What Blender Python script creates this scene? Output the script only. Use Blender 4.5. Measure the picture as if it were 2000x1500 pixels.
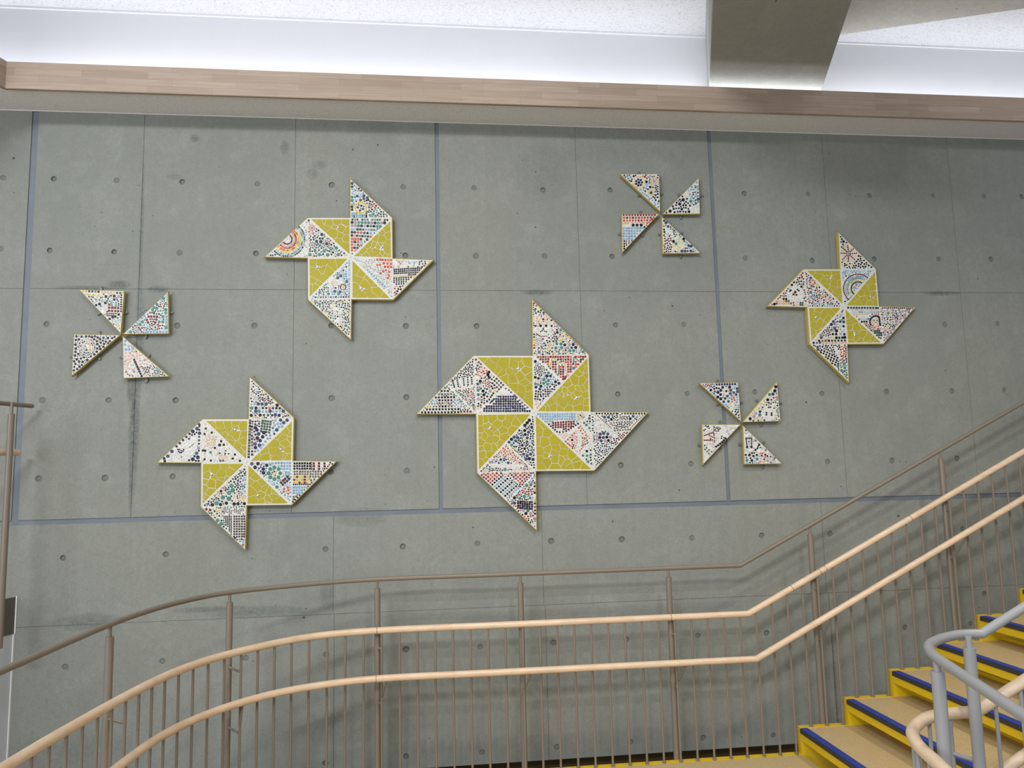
import bpy, bmesh, math, random
from mathutils import Vector, Matrix
random.seed(7)
for o in list(bpy.data.objects): bpy.data.objects.remove(o)
C = bpy.context.scene.collection
PI = math.pi
# ---------------------------------------------------------------- camera (eye 1.647 m above the landing)
H = 1.647
YAW, PIT, ROL, FPX = math.radians(6.4618), math.radians(6.5873), math.radians(-1.2892), 1478.966
_f = Vector((math.sin(YAW)*math.cos(PIT), math.cos(YAW)*math.cos(PIT), math.sin(PIT)))
_r0 = Vector((math.cos(YAW), -math.sin(YAW), 0)); _u0 = _r0.cross(_f)
_r = _r0*math.cos(ROL) + _u0*math.sin(ROL); _u = -_r0*math.sin(ROL) + _u0*math.cos(ROL)
cd = bpy.data.cameras.new('camera'); cam = bpy.data.objects.new('camera', cd); C.objects.link(cam)
cam.matrix_world = Matrix(((_r.x,_u.x,-_f.x,0),(_r.y,_u.y,-_f.y,0),(_r.z,_u.z,-_f.z,H),(0,0,0,1)))
cd.sensor_width = 36; cd.lens = FPX/2000*36; cd.clip_start = .05
sc = bpy.context.scene; sc.camera = cam
sc.view_settings.view_transform = 'Standard'; sc.view_settings.look = 'None'
sc.view_settings.exposure = 0.0; sc.view_settings.gamma = 1; sc.view_settings.use_curve_mapping = False
# ---------------------------------------------------------------- light
wd = bpy.data.worlds.new('world'); sc.world = wd; wd.use_nodes = True
wd.node_tree.nodes['Background'].inputs[0].default_value = (.95,.98,1,1)
wd.node_tree.nodes['Background'].inputs[1].default_value = .30
def area(name, loc, target, sx, sy, power, col=(1,.97,.92), spread=180):
    l = bpy.data.lights.new(name,'AREA'); l.shape='RECTANGLE'; l.size=sx; l.size_y=sy; l.energy=power; l.color=col; l.spread=math.radians(spread)
    o = bpy.data.objects.new(name,l); C.objects.link(o); o.location=loc
    o.rotation_euler = (Vector(target)-Vector(loc)).to_track_quat('-Z','Y').to_euler(); return o
area('hall_lamp', (-3.4,-4.5,5.9), (-1.1,4.6,2.0), 2.4, .6, 370, (.98,.99,1))
area('side_fill', (-6.0,-3.0,2.1), (.0,4.4,2.6), 3.6, 3.4, 315, (.91,.96,1))  # fill light added from the left to brighten the wall and soffit
area('stair_lamp', (.5,1.6,4.4), (.5,4.0,.2), .26, .10, 13, (1,.94,.84), 110)
area('flight_lamp', (3.1,2.0,4.4), (3.0,3.1,.4), .30, .14, 17, (1,.93,.82), 100)
area('corner_lamp', (-1.3,1.7,4.6), (-1.2,3.4,.6), .35, .14, 15, (1,.97,.92), 120)
area('landing_lamp', (1.2,-.6,4.6), (.9,3.4,.3), .40, .16, 22, (1,.95,.86), 110)
# cove light behind the wooden fascia
area('cove_lamp', (.95,4.475,H+2.325), (.95,4.50,H+3.3), 8.5, .035, 21, (.93,.95,1))
# ---------------------------------------------------------------- helpers
def lin(c):
    return tuple(((v/255)/12.92 if v/255 <= .04045 else ((v/255+.055)/1.055)**2.4) for v in c)
def W(px, py, Y=4.62):
    'pixel of the 2000x1500 photograph -> x, z on the vertical plane at distance Y'
    d = _r*((px-1000)/FPX) - _u*((py-750)/FPX) + _f
    return d.x*Y/d.y, d.z*Y/d.y + H
def obj(name, bm, mats=None, parent=None, kind=None, label=None, cat=None, group=None, smooth=False, recalc=True):
    if recalc: bmesh.ops.recalc_face_normals(bm, faces=bm.faces)
    me = bpy.data.meshes.new(name); bm.to_mesh(me); bm.free()
    if smooth:
        for p in me.polygons: p.use_smooth = True
        me.set_sharp_from_angle(angle=math.radians(40))
    for m in (mats if isinstance(mats,(list,tuple)) else [mats]): me.materials.append(m)
    o = bpy.data.objects.new(name, me); C.objects.link(o)
    if parent: o.parent = parent
    tag(o, label, cat, group, kind); return o
def tag(o, label=None, cat=None, group=None, kind=None):
    if label: o['label'] = label
    if cat: o['category'] = cat
    if group: o['group'] = group
    if kind: o['kind'] = kind
def thing(name, label, cat, loc=(0,0,0), group=None, kind=None):
    o = bpy.data.objects.new(name, None); C.objects.link(o); o.location = loc; o.empty_display_size=.1
    tag(o, label, cat, group, kind); return o
def keep(o, parent):
    'parent without moving'
    o.parent = parent; o.matrix_parent_inverse = Matrix.Translation(-Vector(parent.location)); return o
def box(bm, x0,x1,y0,y1,z0,z1, mi=0):
    v = [bm.verts.new((x,y,z)) for x in (x0,x1) for y in (y0,y1) for z in (z0,z1)]
    for q in ((0,1,3,2),(4,6,7,5),(0,4,5,1),(2,3,7,6),(0,2,6,4),(1,5,7,3)):
        bm.faces.new([v[i] for i in q]).material_index = mi
def prism(bm, pts, y0, y1, mi=0):
    'polygon of (x,z) extruded along y'
    a = [bm.verts.new((p[0],y0,p[1])) for p in pts]; b = [bm.verts.new((p[0],y1,p[1])) for p in pts]
    n = len(pts); f = [bm.faces.new(a), bm.faces.new(b[::-1])]
    for i in range(n): f.append(bm.faces.new((a[i],b[i],b[(i+1)%n],a[(i+1)%n])))
    for q in f: q.material_index = mi
def slab(bm, pts, z0, z1, mi=0):
    'polygon of (x,y) extruded along z'
    a = [bm.verts.new((p[0],p[1],z0)) for p in pts]; b = [bm.verts.new((p[0],p[1],z1)) for p in pts]
    n = len(pts); f = [bm.faces.new(a[::-1]), bm.faces.new(b)]
    for i in range(n): f.append(bm.faces.new((a[i],a[(i+1)%n],b[(i+1)%n],b[i])))
    for q in f: q.material_index = mi
def bev(bm, w=.003, seg=2):
    bmesh.ops.bevel(bm, geom=[e for e in bm.edges], offset=w, segments=seg, affect='EDGES', profile=.6)
def tube(bm, pts, r, seg=14, cap=True, round_end=False):
    pts = [Vector(p) for p in pts]; n = len(pts); rings = []
    ref = None
    for i,p in enumerate(pts):
        t = ((pts[min(i+1,n-1)]-p).normalized() + (p-pts[max(i-1,0)]).normalized()).normalized()
        if ref is None:
            ref = Vector((0,0,1)) if abs(t.z)<.9 else Vector((1,0,0))
        s = t.cross(ref).normalized(); q = s.cross(t).normalized(); ref = q
        k = 1.0
        if 0<i<n-1:
            c = (pts[i+1]-p).normalized().dot((p-pts[i-1]).normalized()); k = 1/max(.75, math.sqrt((1+c)/2))
        rings.append([bm.verts.new(p + s*math.cos(2*PI*j/seg)*r*k + q*math.sin(2*PI*j/seg)*r) for j in range(seg)])
    if round_end:
        for end in (0,-1):
            p = pts[end]; d = (pts[0]-pts[1]).normalized() if end==0 else (pts[-1]-pts[-2]).normalized()
            base = rings[0] if end==0 else rings[-1]; new=[]
            for a in (30,60,80):
                ring = [bm.verts.new(p + (v.co-p)*math.cos(math.radians(a)) + d*r*math.sin(math.radians(a))) for v in base]; new.append(ring)
            if end==0: rings = new[::-1] + rings
            else: rings = rings + new
    for a,b in zip(rings, rings[1:]):
        for j in range(seg): bm.faces.new((a[j],a[(j+1)%seg],b[(j+1)%seg],b[j]))
    if cap: bm.faces.new(rings[0][::-1]); bm.faces.new(rings[-1])
# ---------------------------------------------------------------- materials
def mat(name, col, rough=.5, metal=0, spec=.5):
    m = bpy.data.materials.new(name); m.use_nodes = True; b = m.node_tree.nodes['Principled BSDF']
    b.inputs['Base Color'].default_value = (*lin(col),1); b.inputs['Roughness'].default_value = rough
    b.inputs['Metallic'].default_value = metal; b.inputs['Specular IOR Level'].default_value = spec; return m
class N:
    def __init__(s, m): s.t = m.node_tree; s.b = s.t.nodes['Principled BSDF']
    def n(s, typ, **k):
        x = s.t.nodes.new(typ)
        for a,v in k.items(): setattr(x,a,v)
        return x
    def put(s, sock, v):
        if hasattr(v,'is_output'): s.t.links.new(v, sock)
        elif isinstance(v,(tuple,list)) and len(v)==3 and sock.type=='RGBA': sock.default_value=(*v,1)
        else: sock.default_value = v
    def math(s, op, a, b=0.0, c=None, clamp=False):
        x = s.n('ShaderNodeMath', operation=op, use_clamp=clamp); s.put(x.inputs[0],a); s.put(x.inputs[1],b)
        if c is not None: s.put(x.inputs[2],c)
        return x.outputs[0]
    def pos(s):
        return s.n('ShaderNodeTexCoord').outputs['Object']
    def noise(s, vec, scale, detail=3, rough=.5, sc3=None, lo=None, hi=None):
        if sc3:
            mp = s.n('ShaderNodeMapping'); s.put(mp.inputs['Vector'],vec); mp.inputs['Scale'].default_value = sc3; vec = mp.outputs[0]
        x = s.n('ShaderNodeTexNoise'); s.put(x.inputs['Vector'],vec); x.inputs['Scale'].default_value=scale
        x.inputs['Detail'].default_value=detail; x.inputs['Roughness'].default_value=rough
        o = x.outputs['Fac']
        return o if lo is None else s.ramp(o, lo, hi)
    def ramp(s, v, lo, hi):
        x = s.n('ShaderNodeMapRange'); s.put(x.inputs[0],v); x.inputs[1].default_value=lo; x.inputs[2].default_value=hi; return x.outputs[0]
    def mix(s, fac, a, b, mode='MIX'):
        x = s.n('ShaderNodeMix', data_type='RGBA', blend_type=mode); s.put(x.inputs[0],fac); s.put(x.inputs[6],a); s.put(x.inputs[7],b); return x.outputs[2]
    def bump(s, h, strength=.3, dist=.002):
        x = s.n('ShaderNodeBump'); s.put(x.inputs['Height'],h); x.inputs['Strength'].default_value=strength; x.inputs['Distance'].default_value=dist
        s.t.links.new(x.outputs[0], s.b.inputs['Normal'])
    def color(s, v): s.put(s.b.inputs['Base Color'], v)
def mk_concrete(name, col, col2, warm, seams=None, dark=(60,64,62)):
    m = mat(name, col, .72, spec=.3); n = N(m); p = n.pos()
    big = n.noise(p, 1.1, 4, .55, lo=.32, hi=.68)
    c = n.mix(big, lin(col), lin(col2))
    wm = n.noise(p, .6, 2, .5, sc3=(1,1,.7), lo=.45, hi=.75)
    c = n.mix(n.math('MULTIPLY',wm,.55), c, lin(warm))
    streak = n.noise(p, 9, 5, .65, sc3=(1,1,.12), lo=.35, hi=.7)
    c = n.mix(n.math('MULTIPLY',streak,.34), c, lin(tuple(v*.86 for v in col)))
    st2 = n.noise(p, 55, 4, .7, sc3=(1,1,.05), lo=.4, hi=.72)
    c = n.mix(n.math('MULTIPLY',st2,.30), c, lin(tuple(v*.87 for v in col)))
    blot = n.noise(p, 5, 4, .6, lo=.52, hi=.75)
    c = n.mix(n.math('MULTIPLY',blot,.45), c, lin(tuple(min(255,v*1.10) for v in col)))
    fine = n.noise(p, 130, 3, .7, lo=.3, hi=.72)
    c = n.mix(n.math('MULTIPLY',fine,.75), c, lin(tuple(v*.83 for v in col)))
    mott = n.noise(p, 28, 4, .7, lo=.45, hi=.8)
    c = n.mix(n.math('MULTIPLY',mott,.6), c, lin(tuple(v*.83 for v in col)))
    # air-bubble pits
    vo = n.n('ShaderNodeTexVoronoi'); n.put(vo.inputs['Vector'],p); vo.inputs['Scale'].default_value = 7
    sep = n.n('ShaderNodeSeparateColor'); n.put(sep.inputs[0], vo.outputs['Color'])
    rad = n.math('MULTIPLY', n.math('MAXIMUM', n.math('SUBTRACT', sep.outputs[0], .62), 0), .15)
    pit = n.math('LESS_THAN', vo.outputs['Distance'], rad)
    vo2 = n.n('ShaderNodeTexVoronoi'); n.put(vo2.inputs['Vector'],p); vo2.inputs['Scale'].default_value = 24
    sep2 = n.n('ShaderNodeSeparateColor'); n.put(sep2.inputs[0], vo2.outputs['Color'])
    zone = n.noise(p, 1.7, 2, lo=.46, hi=.6)
    rad2 = n.math('MULTIPLY', n.math('MULTIPLY', n.math('MAXIMUM', n.math('SUBTRACT', sep2.outputs[0], .7), 0), .42), zone)
    pit = n.math('MAXIMUM', pit, n.math('LESS_THAN', vo2.outputs['Distance'], rad2))
    c = n.mix(n.math('MULTIPLY',pit,.85), c, lin(dark))
    if seams:
        xyz = n.n('ShaderNodeSeparateXYZ'); n.put(xyz.inputs[0], p)
        rg = n.noise(p, 45, 6, .8, lo=.36, hi=.64)
        tot = None
        for cx,cz,rx,rz,s in seams:
            dx = n.math('DIVIDE', n.math('SUBTRACT', xyz.outputs[0], cx), rx)
            dz = n.math('DIVIDE', n.math('SUBTRACT', xyz.outputs[2], cz), rz)
            d = n.math('ADD', n.math('MULTIPLY',dx,dx), n.math('MULTIPLY',dz,dz))
            v = n.math('MULTIPLY', n.math('SUBTRACT', 1.0, d, clamp=True), s)
            tot = v if tot is None else n.math('MAXIMUM', tot, v)
        c = n.mix(n.math('MULTIPLY', n.math('POWER',tot,.6), n.math('MULTIPLY_ADD', rg, .75, .2)), c, lin((76,84,84)))
    n.color(c)
    hgt = n.math('ADD', n.noise(p, 90, 4, .6), n.math('MULTIPLY', n.noise(p, 9, 3), 1.2))
    n.bump(n.math('SUBTRACT', hgt, n.math('MULTIPLY', pit, 2)), .25, .0025)
    return m
def mk_acoustic(name, col, ink, amt=.75):
    m = mat(name, col, .9, spec=.2); n = N(m); p = n.pos()
    a = n.noise(p, 120, 2, .5, sc3=(.6,1.6,1), lo=.58, hi=.68); b = n.noise(p, 240, 2, .6, sc3=(.7,1.4,1), lo=.52, hi=.66)
    k = n.math('MAXIMUM', a, n.math('MULTIPLY', b, .6))
    n.color(n.mix(n.math('MULTIPLY',k,amt), lin(col), lin(ink))); n.bump(n.math('SUBTRACT',1,k), .5, .002); return m
def mk_lam(name):
    'finger-jointed laminated board: three rows of lamellae along x'
    m = mat(name, (200,178,158), .55, spec=.3); n = N(m); p = n.pos()
    xyz = n.n('ShaderNodeSeparateXYZ'); n.put(xyz.inputs[0], p)
    br = n.n('ShaderNodeTexBrick'); cb = n.n('ShaderNodeCombineXYZ'); n.put(cb.inputs[0], n.math('ADD', xyz.outputs[0], xyz.outputs[1])); n.put(cb.inputs[1], xyz.outputs[2])
    n.put(br.inputs['Vector'], cb.outputs[0]); br.inputs['Scale'].default_value = 1; br.inputs['Brick Width'].default_value=.36; br.inputs['Row Height'].default_value=.041
    br.inputs['Mortar Size'].default_value=.0006; br.offset=.37; br.inputs['Color1'].default_value=(*lin((186,169,154)),1); br.inputs['Color2'].default_value=(*lin((170,152,137)),1)
    br.inputs['Mortar'].default_value=(*lin((150,130,114)),1); br.inputs['Bias'].default_value=.0
    g = n.noise(p, 6, 5, .7, sc3=(.5,1,14), lo=.35, hi=.75)
    c = n.mix(n.math('MULTIPLY',g,.6), br.outputs['Color'], lin((144,124,110)))
    g2 = n.noise(p, 2.2, 3, .6, sc3=(.5,1,7), lo=.5, hi=.8)
    n.color(n.mix(n.math('MULTIPLY',g2,.35), c, lin((190,172,152)))); return m
def mk_wood(name, light, mid, coat=.25):
    m = mat(name, light, .38, spec=.5); n = N(m); p = n.pos()
    w = n.noise(p, 7, 4, .65, sc3=(.7,.7,2.2), lo=.3, hi=.7); w2 = n.noise(p, 40, 3, .6, sc3=(.3,.3,1.5), lo=.4, hi=.7)
    c = n.mix(n.math('MULTIPLY',w,.7), lin(light), lin(mid)); c = n.mix(n.math('MULTIPLY',w2,.3), c, lin(tuple(v*.84 for v in mid)))
    n.color(c); n.b.inputs['Coat Weight'].default_value = coat; n.b.inputs['Coat Roughness'].default_value=.25; return m
def mk_paint(name, col, rough=.4, amt=.12, spec=.5):
    m = mat(name, col, rough, spec=spec); n = N(m); p = n.pos()
    w = n.noise(p, 6, 3, .6, lo=.35, hi=.7); n.color(n.mix(n.math('MULTIPLY',w,amt), lin(col), lin(tuple(v*.75 for v in col))))
    n.bump(n.noise(p, 220, 2), .06, .001); return m
def mk_lino(name):
    m = mat(name, (196,170,122), .45, spec=.35); n = N(m); p = n.pos()
    a = n.noise(p, 110, 4, .8, lo=.35, hi=.68); b = n.noise(p, 45, 3, .7, sc3=(1.3,.7,1), lo=.45, hi=.75)
    c = n.mix(n.math('MULTIPLY',a,.6), lin((206,182,138)), lin((160,136,92))); c = n.mix(n.math('MULTIPLY',b,.3), c, lin((216,196,156)))
    n.color(c); return m
def mk_tile():
    m = mat('glazed_tile', (200,200,200), .42, spec=.3); n = N(m); a = n.n('ShaderNodeAttribute', attribute_name='Col')
    v = n.noise(n.pos(), 60, 2, lo=.3, hi=.7); n.color(n.mix(n.math('MULTIPLY',v,.12), a.outputs['Color'], (0.02,.02,.02))); return m
M = {}
XS2, XS3, XS5, XS7, XS8 = -.367*4.62, -.1725*4.62, .2103*4.62, .5762*4.62, .7725*4.62
ZT, ZJ1, ZJ0, ZS, ZB = H+.2438*4.62, H-.0458*4.62, H-.0520*4.62, H-.1733*4.62, H-.365*4.62
def sp(px,py,rx,rz,s): x,z = W(px,py); return (x,z,rx,rz,s)
stains = [sp(262,800,.022,.36,1.2),sp(256,930,.012,.22,.9),sp(275,640,.02,.2,.6),sp(262,830,.032,.42,.95),sp(258,930,.02,.2,.5),sp(270,700,.03,.3,.75),sp(276,460,.012,.5,.5),sp(272,600,.02,.35,.35),sp(170,562,.20,.014,.7),sp(233,556,.07,.03,.9),sp(310,565,.07,.022,.9),
  sp(1050,571,.11,.02,1),sp(1840,573,.15,.018,.9),sp(610,340,.04,.04,.3),sp(380,270,.03,.03,.7),sp(556,288,.03,.05,.5),sp(623,322,.05,.03,.3),sp(500,1195,.3,.035,.5),sp(170,1215,.2,.05,.45),sp(1632,1340,.012,.35,.8),
  sp(640,1160,.05,.1,.35),sp(420,1190,.25,.02,.6),sp(340,345,.05,.02,.3),sp(258,760,.03,.12,.9),sp(705,1010,.18,.06,.25),sp(1060,340,.2,.2,.12),sp(150,1480,.4,.15,.2),sp(700,1420,.5,.1,.2)]
M['conc'] = mk_concrete('board_formed_concrete', (150,154,149), (134,139,135), (155,154,140), stains)
M['plug'] = mk_concrete('mortar_plug', (126,131,128), (112,118,115), (128,128,120))
M['conc_beam'] = mk_concrete('smooth_concrete', (174,175,168), (162,163,156), (170,168,158))
M['conc_pale'] = mk_concrete('pale_concrete', (220,220,212), (208,208,198), (214,212,202))
M['floor_grey'] = mk_paint('grey_floor', (150,150,148), .5, .1)
M['sealant'] = mk_paint('blue_grey_sealant', (112,120,132), .6, .3)
M['acou'] = mk_acoustic('acoustic_board_white', (226,227,231), (172,174,180))
M['acou2'] = mk_acoustic('acoustic_board_soffit', (238,238,240), (160,158,156), .35)
M['white'] = mk_paint('white_plaster', (226,227,232), .7, .03, .3)
M['white_trim'] = mk_paint('white_trim', (232,233,236), .4, .03)
M['greywall'] = mk_paint('pale_grey_panel', (198,201,204), .35, .06)
M['lam'] = mk_lam('laminated_fascia')
M['rail_wood'] = mk_wood('handrail_wood', (232,207,180), (212,180,148))
M['rail_wood_pale'] = mk_wood('pale_handrail_wood', (232,210,182), (214,186,156))
M['taupe'] = mk_paint('taupe_metal', (128,118,107), .38, .08)
M['grey_metal'] = mk_paint('grey_metal', (152,154,157), .3, .06)
M['fascia_metal'] = mk_paint('brown_metal', (96,88,82), .5, .1)
M['yellow'] = mk_paint('yellow_steel', (226,190,22), .42, .12)
M['ochre'] = mk_paint('ochre_board_edge', (186,168,92), .5, .15, .3)
M['dark'] = mk_paint('dark_rubber', (60,56,52), .6, .2)
M['nosing'] = mk_paint('blue_nosing', (40,64,156), .5, .25)
M['lino'] = mk_lino('speckled_linoleum')
M['grout'] = mk_paint('white_grout', (214,214,211), .6, .06, .3)
M['tile'] = mk_tile()
M['olive'] = mk_paint('olive_glazed_tile', (172,161,50), .5, .10, .14)
M['cap'] = mat('polished_cap', (225,225,228), .18, .9)
M['clip'] = mk_paint('grey_clip', (112,116,122), .35, .1)
M['under'] = mk_paint('shade_and_joint_brown', (84,66,30), .6, .2)  # yellow steel with its shade painted in as brown; also colours rail joints
# ================================================================= the setting
# concrete wall: cast panels with open seams, cone-tie holes cut into them
XL, XR, ZTOP = -5.2, 6.4, H+3.2
g = .0011
def cells(xs, z0, z1, gap):
    return [(a+(gap[i]), b-(gap[i+1]), z0, z1) for i,(a,b) in enumerate(zip(xs,xs[1:]))]
wj, mj, rj = .019, .0125, .012
xs = [XL, -.5025*4.62, XS2, XS3, .0168*4.62, XS5, .4055*4.62, XS7, XS8, XR]; gp = [0, wj, g, g, mj, g, rj, g, g, 0]
CE = cells(xs, ZT+g, ZTOP, gp) + cells(xs, ZJ1, ZT-g, gp)
xl = [XL, W(651,1100)[0], W(1060,1100)[0], W(1608,1060)[0], XR]; CE += cells(xl, ZS+g, ZJ0, [0,g,g,g,0])
xm = [XL, W(651,1300)[0]+.004, W(1068,1300)[0], W(1628,1300)[0], XR]; CE += cells(xm, ZB, ZS-g, [0,g,g,.002,0])
holes = [(6,347),(105,349),(228,352),(356,355),(503,359),(648,361),(788,365),(926,367),(1061,371),(1192,371),(1454,378),(1579,379),(1699,382),(1823,382),(1923,383),(1996,384),
(1,486),(97,489),(223,492),(351,494),(500,495),(792,499),(930,500),(1064,500),(1196,501),(1456,504),(1587,509),(1708,506),(1834,506),(1936,506),
(91,633),(346,636),(497,636),(647,636),(793,637),(931,637),(1065,637),(1203,635),(1336,634),(1846,634),(1949,632),
(83,782),(212,782),(343,782),(500,780),(648,778),(794,776),(1207,770),(1343,769),(1475,766),(1606,769),(1732,765),(1860,764),(1962,762),
(75,935),(205,934),(337,931),(646,922),(795,920),(1213,909),(1350,906),(1617,902),(1743,900),(1870,896),
(123,1090),(324,1083),(636,1073),(787,1068),(933,1062),(1077,1057),(1215,1054),(1352,1051),(1488,1046),(1622,1043),(1880,1033),
(127,1303),(317,1292),(480,1286),(637,1279),(793,1269),(938,1264),(1081,1256),(1224,1250),(1364,1242),(1498,1237),(1768,1226),(1896,1219),(1923,1160),
(636,1491),(793,1478),(942,1470),(1088,1460),(1232,1450),(1374,1442),(1511,1437)]
HW = [W(*h) for h in holes]
bm = bmesh.new()
YW = 4.62
def hole_face(bm, x0,x1,z0,z1,hs):
    'front face of one cast panel with recessed conical tie holes (real recesses)'
    if not hs:
        bm.faces.new([bm.verts.new((x,YW,z)) for x,z in ((x0,z0),(x1,z0),(x1,z1),(x0,z1))]); return
    rows = {}
    for h in hs:
        for k in rows:
            if abs(k-h[1]) < .16: rows[k].append(h); break
        else: rows[h[1]] = [h]
    keys = sorted(rows); cuts = [z0] + [((max(h[1] for h in rows[a])+min(h[1] for h in rows[b]))/2) for a,b in zip(keys,keys[1:])] + [z1]
    for key,c0,c1 in zip(keys,cuts,cuts[1:]):
        r = sorted(rows[key]); vc = [x0] + [(a[0]+b[0])/2 for a,b in zip(r,r[1:])] + [x1]
        for (hx,hz),a0,a1 in zip(r,vc,vc[1:]):
            corner = [(a0,c0),(a1,c0),(a1,c1),(a0,c1)]; n = 24
            rad = random.uniform(.0155,.0185); dep = random.choice((.004,.007,.010)); rings = []
            for rr,yy in ((rad*1.12,0),(rad,.0018),(rad*.80,dep),(rad*.4,dep*.8)):
                rings.append([bm.verts.new((hx+rr*math.cos(-PI*.75+2*PI*j/n), YW+yy, hz+rr*math.sin(-PI*.75+2*PI*j/n))) for j in range(n)])
            cv = [bm.verts.new((x,YW,z)) for x,z in corner]
            for q in range(4):
                seg = [rings[0][(q*6+j)%n] for j in range(7)]
                bm.faces.new([cv[q], cv[(q+1)%4]] + seg[::-1])
            for A,B in zip(rings,rings[1:]):
                for j in range(n): bm.faces.new((A[j],A[(j+1)%n],B[(j+1)%n],B[j])).material_index = 0 if A is rings[0] else 1
            bm.faces.new(rings[-1]).material_index = 1
for x0,x1,z0,z1 in CE:
    hs = [h for h in HW if x0+.03<h[0]<x1-.03 and z0+.02<h[1]<z1-.02]
    hole_face(bm, x0,x1,z0,z1,hs)
    for a,b in (((x0,z0),(x1,z0)),((x1,z0),(x1,z1)),((x1,z1),(x0,z1)),((x0,z1),(x0,z0))):
        bm.faces.new([bm.verts.new(v) for v in ((a[0],YW,a[1]),(b[0],YW,b[1]),(b[0],YW+.02,b[1]),(a[0],YW+.02,a[1]))])
bmesh.ops.remove_doubles(bm, verts=bm.verts, dist=.00005)
box(bm, XL,XR, YW+.0155,YW+.2, ZB, ZTOP)
for xs_,za,zb_ in [(x,ZJ1,ZTOP) for x in (XS2,XS3,XS5,XS7,XS8)]+[(x,ZS,ZJ0) for x in xl[1:-1]]+[(x,ZB,ZS) for x in xm[1:-1]]:
    box(bm, xs_-.0035,xs_+.0035, YW+.0043,YW+.0155, za, zb_)
for za in (ZT,ZS):
    for xa,xb in ((XL,-.5025*4.62-wj),(-.5025*4.62+wj,.0168*4.62-mj),(.0168*4.62+mj,.4055*4.62-rj),(.4055*4.62+rj,XR)):
        box(bm, xa,xb, YW+.0044,YW+.0155, za-.0035, za+.0035)
    if za==ZS: box(bm, XL,XR, YW+.0046,YW+.0155, za-.0035, za+.0035)
wall = obj('wall_back', bm, [M['conc'],M['plug']], kind='structure')
# sealant in the wide joints
bm = bmesh.new(); ys = YW+.006
for xc,w in ((-.5025*4.62,wj),(.0168*4.62,mj),(.4055*4.62,rj)):
    box(bm, xc-w,xc+w, ys,YW+.0155, ZJ0, ZTOP)
box(bm, -.5025*4.62-wj, XR, ys+.0005,YW+.0155, ZJ0, ZJ1)
obj('joint_sealant', bm, M['sealant'], wall, label='blue grey sealant in the wide wall joints')
# low plinth recess under the wall
bm = bmesh.new(); box(bm, XL,XR, YW+.10,YW+.2, ZB-.6, ZB); box(bm, XL,XR, YW-.16,YW+.10, ZB-.30, ZB-.285)
obj('wall_base', bm, M['under'], kind='structure')
# soffit, fascia, bulkhead, upper ceiling
z1 = H+2.2176
OB = math.radians(19.8); dO = Vector((math.sin(OB), math.cos(OB)))       # direction of the beams and of the left hall edge
fx = -2.349
bm = bmesh.new()
slab(bm, [(XL,YW),(XL,-1),(fx-dO.x*5.4,4.345-dO.y*5.4),(fx,4.345),(XR,4.345),(XR,YW)], z1, z1+.016)
obj('ceiling_1', bm, M['acou2'], kind='structure')
bm = bmesh.new(); box(bm, XL,XR, YW-.008,YW, z1-.003, z1+.0)
for a,b in ((4.352,4.358),): box(bm, fx+.01,XR, a,b, z1-.0012, z1+.001)
obj('trim_1', bm, M['white_trim'], kind='structure')
bm = bmesh.new(); box(bm, fx,XR, 4.325,4.347, z1-.013, H+2.366)
bmesh.ops.bevel(bm, geom=bm.edges[:], offset=.0015, segments=1, affect='EDGES')
n = Vector((dO.y,-dO.x))*.011
a = Vector((fx,4.336)); b = a - dO*5.4
slab(bm, [(a+n)[:],(b+n)[:],(b-n)[:],(a-n)[:]], z1-.013, H+2.366)
fas = obj('trim_2', bm, M['lam'], kind='structure', label='laminated wood fascia board under the bright cove')
bm = bmesh.new(); box(bm, XL,XR, 4.598,4.619, z1+.02, H+2.863)
obj('wall_bulkhead', bm, M['white'], kind='structure')
ZC = H+2.866
bm = bmesh.new(); box(bm, XL,XR, 2.4,4.598, ZC, ZC+.03)
obj('ceiling_2', bm, M['acou'], kind='structure')
bm = bmesh.new(); box(bm, XL,XR, 4.584,4.598, ZC-.012, ZC-.0005); obj('trim_3', bm, M['white_trim'], kind='structure')
# concrete beams running obliquely to the wall
zb = H+2.43
def bp(px,py,z):
    d = _r*((px-1000)/FPX) - _u*((py-750)/FPX) + _f; t = (z-H)/d.z; return Vector((d.x*t, d.y*t))
L0 = bp(1385,170,zb); R0 = bp(1605,175,zb)
def along(p, y): return (p + dO*((y-p.y)/dO.y))[:]
bm = bmesh.new(); slab(bm, [along(L0,4.597), along(R0,4.597), along(R0,2.2), along(L0,2.2)], zb, ZC-.0005); bev(bm,.004,1)
obj('beam_1', bm, M['conc_beam'], kind='structure')
z2b = H+2.72
q = bp(1646,68,z2b); e = Vector((dO.y,-dO.x))
nn = -dO
bm = bmesh.new(); a0 = q - e*.1; b0 = q + e*4
slab(bm, [a0[:], b0[:], (b0+nn*.6)[:], (a0+nn*.6)[:]], z2b, ZC-.0005); bev(bm,.004,1)
obj('beam_2', bm, M['conc_pale'], kind='structure')
PG = [(-.29,4.40),(-.66,4.30),(-1.013,4.115),(-1.18,3.86),(-1.265,3.56),(-1.298,3.30),(-1.310,3.08),(-1.33,2.6),(-1.37,1.8),(-1.42,.5)]
PU = [(-.29,4.352),(-.65,4.255),(-.955,3.965),(-1.110,3.68),(-1.190,3.34),(-1.250,2.88),(-1.275,2.6),(-1.33,1.8),(-1.40,.5)]
PL = [(-.284,4.28),(-.63,4.185),(-.86,4.03),(-1.035,3.80),(-1.14,3.54),(-1.182,3.26),(-1.21,2.9),(-1.25,2.4),(-1.29,1.8),(-1.36,.5)]
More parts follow.
